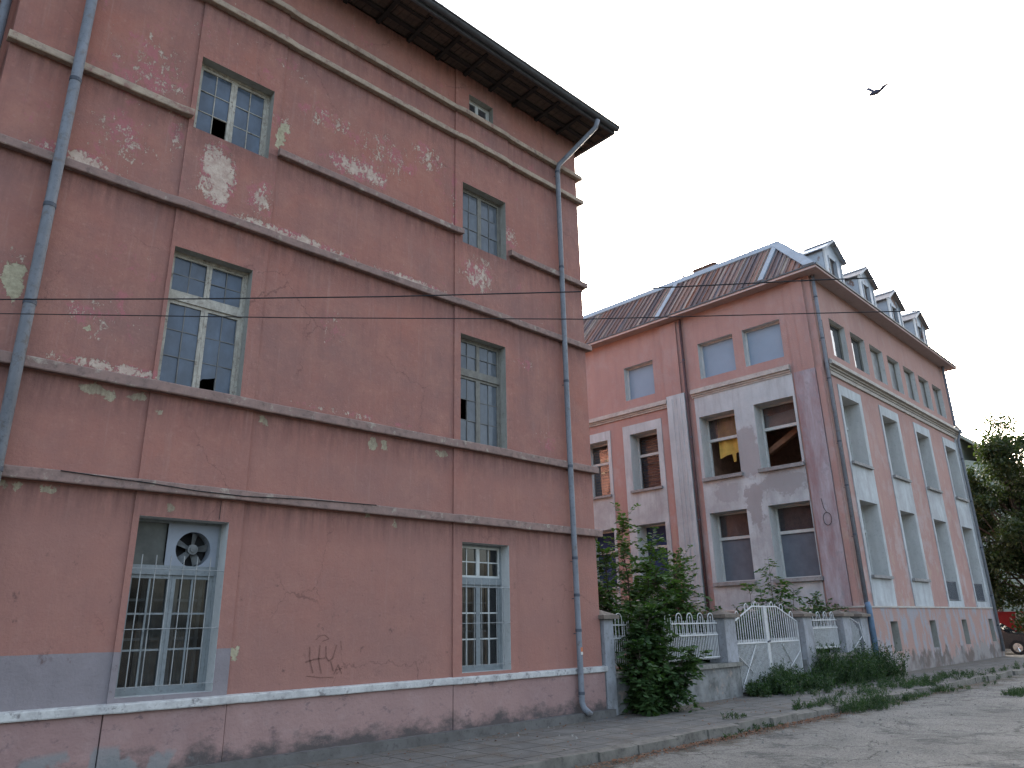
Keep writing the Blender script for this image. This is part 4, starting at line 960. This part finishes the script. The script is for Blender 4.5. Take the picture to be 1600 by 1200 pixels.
# double gate
GT = thing('driveway_gate', 'white double-leaf iron gate with peaked top rail, weeds at its foot', 'gate', (17.3, .05, 0))
def leaf(xh, xc, flip):
    """xh hinge side, xc meeting side"""
    o = MB(); y = .08; s = 1 if xc > xh else -1; W = abs(xc - xh); xk = xh + s * (W * .62)
    def ztop(q): t = abs(q - xh) / (W * .62); return 1.55 + .36 * min(1, t)
    o.hexa([(xh, y - .02, 1.535), (xk, y - .02, 1.895), (xk, y, 1.895), (xh, y, 1.535)], [(xh, y - .02, 1.565), (xk, y - .02, 1.925), (xk, y, 1.925), (xh, y, 1.565)])
    o.box(min(xk, xc), max(xk, xc), y - .02, y, 1.895, 1.925)
    o.box(min(xh, xc), max(xh, xc), y - .022, y - .002, 1.075, 1.11); o.box(min(xh, xc), max(xh, xc), y - .02, y, .08, .11)
    o.box(xh - .02, xh + .02, y - .02, y + .02, .02, 1.56); cx_ = xc - s * .02; o.box(cx_ - .025 - .0, cx_ + .025, y - .025, y + .015, .04, 1.93)
    n = 27
    for i in range(1, n):
        q = xh + (xc - xh) * i / n; o.tube([(q, y, .06), (q, y, 1.17)], .0105, 5)
    n = 14
    for i in range(1, n):
        q = xh + (xc - xh) * i / n; o.tube([(q, y, 1.1), (q, y, ztop(q) + (.06 if i % 3 == 0 else 0))], .012, 5)
    for k in (.12, .42, .72):
        c = xh + (xc - xh) * k + s * .05; r = .075; z0 = ztop(c - r); z1 = ztop(c + r); zz = max(z0, z1) + (.05 if k < .5 else .03)
        o.tube([(c - r, y, z0), (c - r, y, zz)] + [(c - r * math.cos(t * math.pi / 8), y, zz + r * math.sin(t * math.pi / 8)) for t in range(1, 8)] + [(c + r, y, zz), (c + r, y, z1)], .0115, 6)
    a_ = (xh + s * .05, y - .03, .95); b2_ = (xc - s * .55, y - .03, .12)
    o.tube([(xh + s * .03, y - .03, .85), (xh + s * W * .45, y - .03, .45)], .012, 5)
    o.tube([(xh + s * W * .97 if flip else xh + s * W * .60, y - .03, 1.05), (xh + s * .12 if not flip else xh + s * W * .45, y - .03, .15)], .014, 5)
    return o.build('gate_leaf', 'iron', GT)
leaf(15.78, 17.28, False); leaf(18.86, 17.30, False); fixF(GT)
b_ = MB(); b_.tube([(17.24, .04, 1.10), (17.34, .03, 1.12)], .02, 8); o = b_.build('latch', 'joint', GT); o.matrix_parent_inverse = Matrix.Translation(-GT.location)

# ------------------------------------------------------------------ vegetation
def leafquad(mb, p, d, nrm, L, W):
    s_ = d.cross(nrm).normalized() * W; i = len(mb.v)
    mb.v += [tuple(p), tuple(p + d * L * .45 + s_), tuple(p + d * L), tuple(p + d * L * .45 - s_)]; mb.f.append((i, i + 1, i + 2, i + 3)); mb.mi.append(0)
def rv(rnd, up_=0.0): 
    v = Vector((rnd.gauss(0, 1), rnd.gauss(0, 1), rnd.gauss(0, 1) + up_)); return v.normalized()
def frond(mb, rnd, p, d, L, n, leaf_, wd):
    """pinnate or alternate leaves along a twig from p in direction d"""
    g_ = Vector((0, 0, -.35))
    for k in range(n):
        t = (k + .5) / n; q = p + d * L * t + g_ * L * t * t
        sd_ = d.cross(Vector((0, 0, 1)));  sd_ = sd_.normalized() if sd_.length > .05 else Vector((1, 0, 0))
        for s_ in (-1, 1):
            dd = (sd_ * s_ + d * .5 + rv(rnd) * .35 + Vector((0, 0, -.25))).normalized()
            leafquad(mb, q, dd, (Vector((0, 0, 1)) + rv(rnd) * .55).normalized(), leaf_ * rnd.uniform(.7, 1.2), wd * rnd.uniform(.8, 1.2))
def shrub(name, label, cat, base, stems, rnd, leafmat, barkmat='bark', lf=(.10, .026), fl_=.4, nf=7, dens=7, r0=.03, low=.25):
    """stems: list of list of points (relative); fronds sprout along them"""
    root = thing(name, label, cat, base)
    st = MB(); lv = MB()
    for pts, spread in stems:
        P = [Vector(p) for p in pts]; k = len(P)
        st.tube(P, [r0 * (1 - .8 * i / (k - 1)) for i in range(k)], 6)
        for i in range(k - 1):
            a_, b2 = P[i], P[i + 1]; seg = (b2 - a_).length
            for q in range(max(1, int(seg * dens * 2.2))):
                t = rnd.random(); p = a_.lerp(b2, t); tt = (i + t) / (k - 1)
                if tt < low: continue
                d = rv(rnd, .25); d = (d + (b2 - a_).normalized() * .35).normalized()
                L = fl_ * rnd.uniform(.45, 1.35) * (1.1 - .3 * tt) * spread
                off = d * rnd.uniform(0, .25) * spread
                st.tube([p, p + off + d * L * .9 + Vector((0, 0, -.3)) * L * .8], [.005, .002], 3, False)
                frond(lv, rnd, p + off, d, L, nf, *lf)
    st.build('stem', barkmat, root); lv.build('foliage', leafmat, root); return root
rnd = random.Random(3)
def wob(base, top, n, amp, rnd):
    return [tuple(Vector(base).lerp(Vector(top), i / n) + (rv(rnd) * amp if 0 < i < n else Vector((0, 0, 0)))) for i in range(n + 1)]
stems = []
for q in range(9):
    stems.append((wob((rnd.uniform(-.25, .25), rnd.uniform(-.05, .15), 0), (rnd.uniform(-.35, .6), rnd.uniform(-.45, .3), rnd.uniform(1.2, 2.0)), 4, .08, rnd), .9))
for q in range(8): stems.append((wob((.0, .05, 0), (rnd.uniform(-.6, 1.0), rnd.uniform(-.75, -.1), rnd.uniform(.4, 1.1)), 3, .06, rnd), .8))
shrub('shrub', 'dense dark green shrub on the pavement, hiding the left end of the garden fence', 'shrub', (12.0, -.2, 0), stems, rnd, 'leafM', lf=(.13, .044), fl_=.46, nf=7, dens=17, low=.02)
stems = [(wob((0, 0, 0), (.3, .1, 3.75), 6, .1, rnd), .8), (wob((0, 0, 0), (2.3, .0, 3.0), 5, .12, rnd), 1.0), (wob((.2, 0, .8), (1.3, .0, 3.05), 5, .12, rnd), 1.0), (wob((.0, 0, .8), (-.6, .0, 3.0), 5, .12, rnd), .9), (wob((.5, 0, .8), (2.7, .1, 2.4), 5, .12, rnd), 1.0), (wob((.5, 0, .8), (1.9, -.1, 2.7), 5, .12, rnd), 1.0), (wob((.2, 0, .8), (.9, -.2, 3.3), 5, .12, rnd), .9), (wob((0, 0, 0), (-.5, .3, 2.6), 5, .1, rnd), .9), (wob((.3, .1, 1.2), (2.0, -.1, 2.1), 4, .1, rnd), .9), (wob((.1, 0, .9), (.6, -.5, 2.6), 4, .1, rnd), 1.0), (wob((.6, .1, 1.2), (1.4, .5, 2.5), 4, .1, rnd), .9), (wob((0, 0, 1), (-.9, -.1, 2.2), 4, .1, rnd), .9)]
shrub('ash_sapling', 'light green sapling with arching shoots rising behind the left fence', 'sapling', (12.9, .9, .03), stems, rnd, 'leafA', lf=(.125, .038), fl_=.50, nf=7, dens=15.0, low=.1)
stems = [(wob((0, 0, 0), (.1, .1, 2.0), 4, .1, rnd), .9), (wob((0, 0, 0), (.9, .2, 1.7), 4, .1, rnd), .9), (wob((0, 0, 0), (-.7, 0, 1.8), 4, .1, rnd), .9), (wob((0, 0, 0), (.5, .3, 1.5), 4, .1, rnd), .9)]
shrub('bush', 'low green bush behind the railing beside the left gate pillar', 'bush', (15.0, .8, .03), stems, rnd, 'leafA', lf=(.09, .026), fl_=.36, nf=6, dens=16, low=.1)
for (bx_, by, hgt, lab) in ((19.3, .9, 3.05, 'tallest thin sapling with tiered leaves rising above the gate'), (18.1, .9, 2.35, 'small leafy shoot left of the tall sapling, above the gate'), (20.5, .9, 2.4, 'small leafy shoot right of the tall sapling, above the short railing')):
    stems = [(wob((0, 0, 0), (.1, .0, hgt), 4, .05, rnd), 1.0), (wob((.05, 0, hgt * .5), (.45, -.1, hgt * .78), 2, .03, rnd), .8), (wob((0, 0, hgt * .4), (-.4, .1, hgt * .7), 2, .03, rnd), .8)]
    shrub('sapling', lab, 'sapling', (bx_, by, .03), stems, rnd, 'leafA', lf=(.16, .045), fl_=.40, nf=4, dens=9, r0=.018, low=.25)
stems = [(wob((0, 0, 0), (rnd.uniform(-1.0, .6), rnd.uniform(-.2, .3), rnd.uniform(1.7, 2.35)), 4, .1, rnd), .8) for q in range(7)]
shrub('bush', 'leafy bush behind the right fence at the corner of the pink house', 'bush', (22.2, .7, .03), stems, rnd, 'leafA', lf=(.09, .028), fl_=.34, nf=6, dens=15, low=.15)
stems = [(wob((0, 0, 0), (rnd.uniform(-1.5, 1.5), rnd.uniform(-.3, .3), rnd.uniform(.9, 1.6)), 4, .1, rnd), 1.0) for q in range(10)]
shrub('bush', 'dark bush in the garden seen through the bars of the gate', 'bush', (18.2, 1.6, .03), stems, rnd, 'leafB', lf=(.12, .036), fl_=.45, nf=6, dens=22, low=.02)

for (bx_, lab) in ((16.7, 'low dark bush behind the left leaf of the gate'), (18.9, 'low dark bush behind the right leaf of the gate'), (20.9, 'low bush behind the short railing right of the gate'), (14.2, 'low bush behind the left railing')):
    stems = [(wob((rnd.uniform(-1.0, 1.0), 0, 0), (rnd.uniform(-1.3, 1.3), rnd.uniform(-.1, .3), rnd.uniform(1.1, 1.75)), 4, .1, rnd), 1.0) for q in range(17)]
    shrub('bush', lab, 'bush', (bx_, .95, .03), stems, rnd, 'leafB', lf=(.12, .036), fl_=.45, nf=6, dens=16, low=.02)
def clumps(name, label, plants, mat='grass', lf_=(.07, .012)):
    """many separate feathery stems rooted at each spot: (x, y, height, spread, stems)"""
    mb = MB(); r_ = random.Random(len(label))
    for px, py, H, sp, ns in plants:
        z0 = 0 if py > -2.3 else -.13
        for q in range(ns):
            bx_, by_ = px + r_.gauss(0, sp * .35), py + r_.gauss(0, sp * .25)
            if by_ > -.06 and not (15.9 < bx_ < 18.8): by_ = -.06 - abs(r_.gauss(0, .04))
            L = H * r_.uniform(.45, 1.1); d = (Vector((0, 0, 1)) + Vector((r_.gauss(0, .22) + (bx_ - px) * .8, r_.gauss(0, .2), 0))).normalized()
            p = Vector((bx_, by_, z0)); s_ = d.cross(rv(r_)).normalized() * .0035; pts = [p]; dd = d.copy()
            for k in range(4):
                dd = (dd + Vector((r_.gauss(0, .12), r_.gauss(0, .12), -.06))).normalized(); pts.append(pts[-1] + dd * L / 4)
            for k in range(4): mb.quad(pts[k] - s_, pts[k] + s_, pts[k + 1] + s_ * .8, pts[k + 1] - s_ * .8)
            nl = int(8 + L * 26)
            for k in range(nl):
                t = r_.uniform(.12, 1) * 3.999; i_ = int(t); q_ = pts[i_].lerp(pts[i_ + 1], t - i_)
                leafquad(mb, q_, (rv(r_) + Vector((0, 0, .5))).normalized(), rv(r_), lf_[0] * r_.uniform(.5, 1.3), lf_[1] * r_.uniform(.6, 1.2))
    return kind(mb.build(name, mat), 'stuff', label, 'weeds')
r_ = random.Random(21); pl = []
for q in range(130):
    px = r_.uniform(15.7, 23.6); e = 1.0 if px > 18.9 else (.42 if px < 16.6 else .55)
    hh = e * 1.35 * (.45 + .5 * abs(mn.noise(Vector((px * 1.3, 3, 0)))) * 2) * r_.uniform(.6, 1.15)
    if 23.0 < px: hh *= .5
    pl.append((px, -abs(r_.gauss(.12, .28)) - .06, hh, .22, r_.randint(10, 22)))
for q in range(12): pl.append((r_.uniform(16.2, 18.8), r_.uniform(-.2, .3), r_.uniform(.3, .65), .18, 12))
clumps('weeds', 'tall feathery green weeds growing in front of the gate and right fence', pl)
pl = []
for (x0_, x1_, yc, sp_, n_, hh) in ((14.9, 17.2, -2.6, .16, 60, .24), (17.0, 21.5, -2.35, .28, 70, .14), (19.5, 25.5, -1.95, .35, 90, .12), (25, 34, -2.2, .2, 40, .12), (13.9, 15.5, -2.15, .12, 18, .14), (10.0, 13.0, -2.45, .06, 7, .10), (16, 22, -1.0, .4, 50, .12), (12.0, 12.5, -1.95, .06, 3, .09)):
    for q in range(n_): pl.append((r_.uniform(x0_, x1_), yc + r_.gauss(0, sp_), hh * r_.uniform(.4, 1.5), .16, r_.randint(4, 10)))
clumps('grass', 'grass and low weeds growing over the kerb', pl, 'grass', (.05, .006))
clumps('grass_tuft', 'small flat tuft of grass growing out of the road', [(20.6 + r_.gauss(0, .35), -4.05 + r_.gauss(0, .1), .13 * r_.uniform(.6, 1.3), .2, 9) for q in range(16)], 'grass', (.06, .006))
# dry leaves and litter along the kerb, pebbles on the road
mb = MB(); r_ = random.Random(5)
for q in range(3000):
    if r_.random() < .8: px = r_.choice([r_.gauss(10.8, 1.0), r_.gauss(13.5, .9), r_.gauss(9.0, 1.6), r_.uniform(6, 24)]); py = -2.5 - abs(r_.gauss(0, .13)); z0 = -.112
    else: px = r_.uniform(5, 22); py = r_.uniform(-2.2, -.1) if r_.random() < .5 else r_.gauss(-.35, .2); z0 = .006
    if py > -.02: continue
    leafquad(mb, Vector((px, py, z0 + r_.uniform(0, .012))), Vector((r_.gauss(0, 1), r_.gauss(0, 1), r_.uniform(0, .3))).normalized(), (Vector((0, 0, 1)) + rv(r_) * .4).normalized(), r_.uniform(.02, .055), r_.uniform(.008, .016))
kind(mb.build('fallen_leaves', 'dryleaf'), 'stuff', 'dry brown leaves lying along the kerb', 'leaves')
mb = MB()
for q in range(2600):
    px = r_.uniform(6, 34); py = -2.5 - abs(r_.gauss(0, 2.2)); s_ = r_.uniform(.004, .016) if r_.random() < .93 else r_.uniform(.015, .035)
    if r_.random() < .25: py = r_.uniform(-2.2, -.2); z0 = .0
    else: z0 = -.125 + .035 * mn.noise(Vector((px * .5, py * .7, 0)))
    a_ = r_.random() * 3; c_, d_2 = math.cos(a_), math.sin(a_); i = len(mb.v)
    mb.v += [(px + c_ * s_, py + d_2 * s_, z0), (px - d_2 * s_ * .8, py + c_ * s_ * .8, z0), (px - c_ * s_, py - d_2 * s_, z0), (px + d_2 * s_ * .7, py - c_ * s_ * .7, z0), (px, py, z0 + s_ * 1.1)]
    for f_ in ((0, 1, 4), (1, 2, 4), (2, 3, 4), (3, 0, 4)): mb.f.append(tuple(i + k for k in f_)); mb.mi.append(0)
kind(mb.build('gravel', 'stone'), 'stuff', 'loose pebbles scattered over the road and pavement', 'gravel')

# big tree at the far end
def tree(label, base, height, crown_c, crown_r, n, rnd, mat, leaf_=.17):
    root = thing('tree', label, 'tree', base)
    tk = MB(); lv = MB(); C_ = Vector(crown_c)
    tk.tube([(0, 0, -.1), (.1, 0, 1.5), (.0, .1, 3.2), (.2, .1, height * .75)], [.3, .22, .18, .05], 9)
    cl = []
    for q in range(74):
        v = rv(rnd); v = Vector((v.x * crown_r[0], v.y * crown_r[1], v.z * crown_r[2])) * rnd.uniform(.35, 1.0); c = C_ + v
        cl.append((c, rnd.uniform(.6, 1.35)))
        s0 = Vector((.05, .05, rnd.uniform(2.2, height * .6))); md = s0.lerp(c, .5) + Vector((0, 0, .4))
        tk.tube([s0, md, c], [.07, .045, .012], 5, False)
    for q in range(n):
        c, r = rnd.choice(cl); v = rv(rnd) * r * rnd.random() ** .45; v.z *= .75
        leafquad(lv, c + v, rv(rnd), (Vector((0, 0, 1)) + rv(rnd) * .8).normalized(), leaf_ * rnd.uniform(.6, 1.3), leaf_ * .32)
    tk.build('trunk', 'bark', root); lv.build('crown', mat, root); return root
tree('large leafy tree beyond the far corner of the pink house', (50.5, 1.5, -.13), 12.8, (0, 0, 6.9), (4.0, 5.4, 5.8), 52000, rnd, 'leafC', .22)
tree('smaller tree at the right edge, behind the parked car', (57, -4.0, -.13), 10, (0, 0, 6.2), (3.0, 3.4, 3.6), 12000, rnd, 'leafC', .2)

# distant pale house behind the tree
DH = thing('apartment_building', 'pale green-grey apartment building far behind the tree', 'building', (70, 2, 0))
d = MB(); d.box(0, 12, 4.6, 22, -.15, 13.6); d.quad((0, 4.6, 13.6), (0, 22, 13.6), (0, 13, 16.2)); 
d.build('wall', 'housepale', DH)
d = MB(); d.hexa([(-.05, 3.6, 13.3), (12.5, 3.6, 13.3), (12.5, 6.6, 16.2), (-.05, 6.6, 16.2)], [(-.05, 3.6, 13.5), (12.5, 3.6, 13.5), (12.5, 6.6, 16.5), (-.05, 6.6, 16.5)]); d.hexa([(-.05, 6.6, 16.2), (12.5, 6.6, 16.2), (12.5, 22.5, 15.7), (-.05, 22.5, 15.7)], [(-.05, 6.6, 16.5), (12.5, 6.6, 16.5), (12.5, 22.5, 16.0), (-.05, 22.5, 16.0)])
d.box(.02, 11.5, 6.8, 21.6, 13.6, 16.1)
d.build('roof', 'housepale', DH)
for k in range(4):
    for j in range(3):
        d = MB(); d.box(-.06, .0, 6.2 + j * 3.2, 7.6 + j * 3.2, 1.2 + k * 3.1, 2.7 + k * 3.1); d.build('window', 'glass_b', DH)
# red boundary wall with posted notices
RW = thing('red_wall', 'low red painted wall with pale notices on it, behind the parked car', 'wall', (53, 0, 0))
d = MB(); d.box(0, .3, -4, 12, -.2, 1.75); d.box(-.05, .35, -4, 12, 1.75, 1.85); d.build('wall_face', 'red', RW)
for (yy, zz, w_, h_) in ((1.2, .95, .55, .28), (-.1, 1.25, .6, .45), (2.9, 1.35, .5, .4), (-.4, .5, .6, .35)):
    d = MB(); d.box(-.02, -.001, yy, yy + w_, zz, zz + h_); d.build('notice', 'paper', RW)

# parked dark car
CR = thing('parked_car', 'dark parked car at the far end of the street, nose towards the road', 'car', (42.6, 2.2, -.125), R(-90))
prof = [(-2.1, .35), (-2.15, .65), (-2.05, .95), (-1.75, 1.02), (-1.45, 1.40), (-.2, 1.46), (.45, 1.38), (1.0, .98), (1.7, .86), (2.05, .72), (2.12, .5), (2.08, .3)]
body = MB(); nW = [(-.86, 0), (-.82, 0), (.82, 0), (.86, 0)]
def ring_(yw, sh):
    return [(x_, yw * (1 - (.16 if z_ > 1.05 else 0)), z_) for x_, z_ in prof]
L_ = ring_(-.84, 0); R_ = ring_(.84, 0); npf = len(prof)
i0 = len(body.v); body.v += L_ + R_
for k in range(npf): body.f.append((k, (k + 1) % npf, npf + (k + 1) % npf, npf + k)); body.mi.append(0)
low = [0, 1, 2, 3, 7, 8, 9, 10, 11]; hi = [3, 4, 5, 6, 7]
for o_ in (0, npf): body.f.append(tuple(o_ + k for k in low)); body.mi.append(0); body.f.append(tuple(o_ + k for k in hi)); body.mi.append(0)
bd = body.build('body', 'carpaint', CR)
bv = bd.modifiers.new('bevel', 'BEVEL'); bv.width = .05; bv.segments = 2
for s_ in (-1, 1):
    gq = MB(); yy = s_ * .73
    gq.quad((-1.35, s_ * .80, 1.06), (.82, s_ * .80, 1.06), (.42, yy, 1.33), (-.2, yy, 1.4), (-1.38 + .1, yy, 1.35)); gq.build('side_window', 'carglass', CR)
gq = MB(); gq.quad((.98, -.70, 1.03), (.98, .70, 1.03), (.50, .66, 1.375), (.50, -.66, 1.375)); gq.build('windscreen', 'carglass', CR)
for s_ in (-1, 1):
    hl = MB(); hl.box(1.95, 2.12, s_ * .62 - .16, s_ * .62 + .16, .60, .74); hl.build('headlight', 'lampglass', CR)
    for xx in (-1.35, 1.32):
        wh = MB().mat('black'); wh.tube([(xx, s_ * .70, .32), (xx, s_ * .87, .32)], .32, 22); w_ = wh.build('wheel', None, CR)
        rm = MB(); rm.tube([(xx, s_ * .872, .32), (xx, s_ * .885, .32)], .20, 18); 
        for t in range(5): a_ = t * 2 * math.pi / 5; rm.tube([(xx, s_ * .89, .32), (xx + .18 * math.cos(a_), s_ * .89, .32 + .18 * math.sin(a_))], .022, 5)
        rm.build('rim', 'chrome', w_)

# overhead wires (crossing the street diagonally) and the bird
def wire(label, pts, r):
    P = [Vector(p) for p in pts]; d0 = (P[1] - P[0]).normalized(); d1 = (P[-1] - P[-2]).normalized()
    P = [P[0] - d0 * 1.0] + P + [P[-1] + d1 * 1.5]
    tag(MB().tube(P, r, 6).build('overhead_cable', 'wire'), label, 'cable', 'overhead cables')
wire('upper of the two thin black cables crossing in front of both houses', [(.97, -.72, 4.85), (2.38, -2.13, 4.79), (3.77, -3.52, 4.75), (5.19, -4.94, 4.74), (6.82, -6.57, 4.79), (8.29, -8.04, 4.81)], .0065)
wire('lower of the two thin black cables crossing in front of both houses', [(.99, -.74, 4.69), (3.09, -2.84, 4.55), (5.18, -4.93, 4.44), (6.82, -6.57, 4.43), (7.79, -7.54, 4.42)], .005)

bl = Vector((.9348533, .25007748, .68396009)); BP = Vector((0, -9.3, 1.55)) + bl * 22
bird = thing('bird', 'small grey bird gliding with raised wings in the white sky', 'bird', tuple(BP), R(-40))
# local frame: right = camera right, up = camera up; body heads to the lower left
rr, uu, ff = rt2, up2, fw
def bp(a, b, c=0): return tuple((Matrix.Rotation(R(40), 3, 'Z')) @ (rr * a + uu * b + ff * c))
S_ = .038
bm_ = MB(); bm_.tube([bp(-5.2 * S_, -4.6 * S_), bp(-4 * S_, -4.2 * S_), bp(-1.5 * S_, -2.6 * S_), bp(1.5 * S_, -1.6 * S_), bp(3 * S_, -.6 * S_), bp(3.6 * S_, -.3 * S_)], [.3 * S_, 1.1 * S_, 2.1 * S_, 2.0 * S_, 1.3 * S_, .4 * S_], 10)
bo = bm_.build('body', 'bird', bird, True)
wg_ = MB()
def wing(pts, th=.25 * S_):
    a_ = [bp(x_ * S_, y_ * S_, z_ * S_ - th) for x_, y_, z_ in pts]; b2 = [bp(x_ * S_, y_ * S_, z_ * S_ + th) for x_, y_, z_ in pts]; n = len(pts)
    wg_.quad(*a_); wg_.quad(*b2[::-1])
    for i in range(n): wg_.quad(a_[i], a_[(i + 1) % n], b2[(i + 1) % n], b2[i])
wing([(-2.5, -2, 0), (-4.6, .5, 3), (-5, 2.2, 5), (-3.8, 3.6, 6), (-2.2, 3.9, 6), (-1.8, 2.4, 4), (-.8, 0, 1), (0, -1.5, 0)])
wing([(-1, -3, 0), (2, -1, -1), (3.6, 1.6, -3), (5.2, 2.4, -5), (9.5, 2.2, -8), (9.0, 1.4, -8), (6, 1.0, -6), (4.6, -.8, -3), (3, -2.6, -1)])
wg_.build('wing', 'bird', bird)
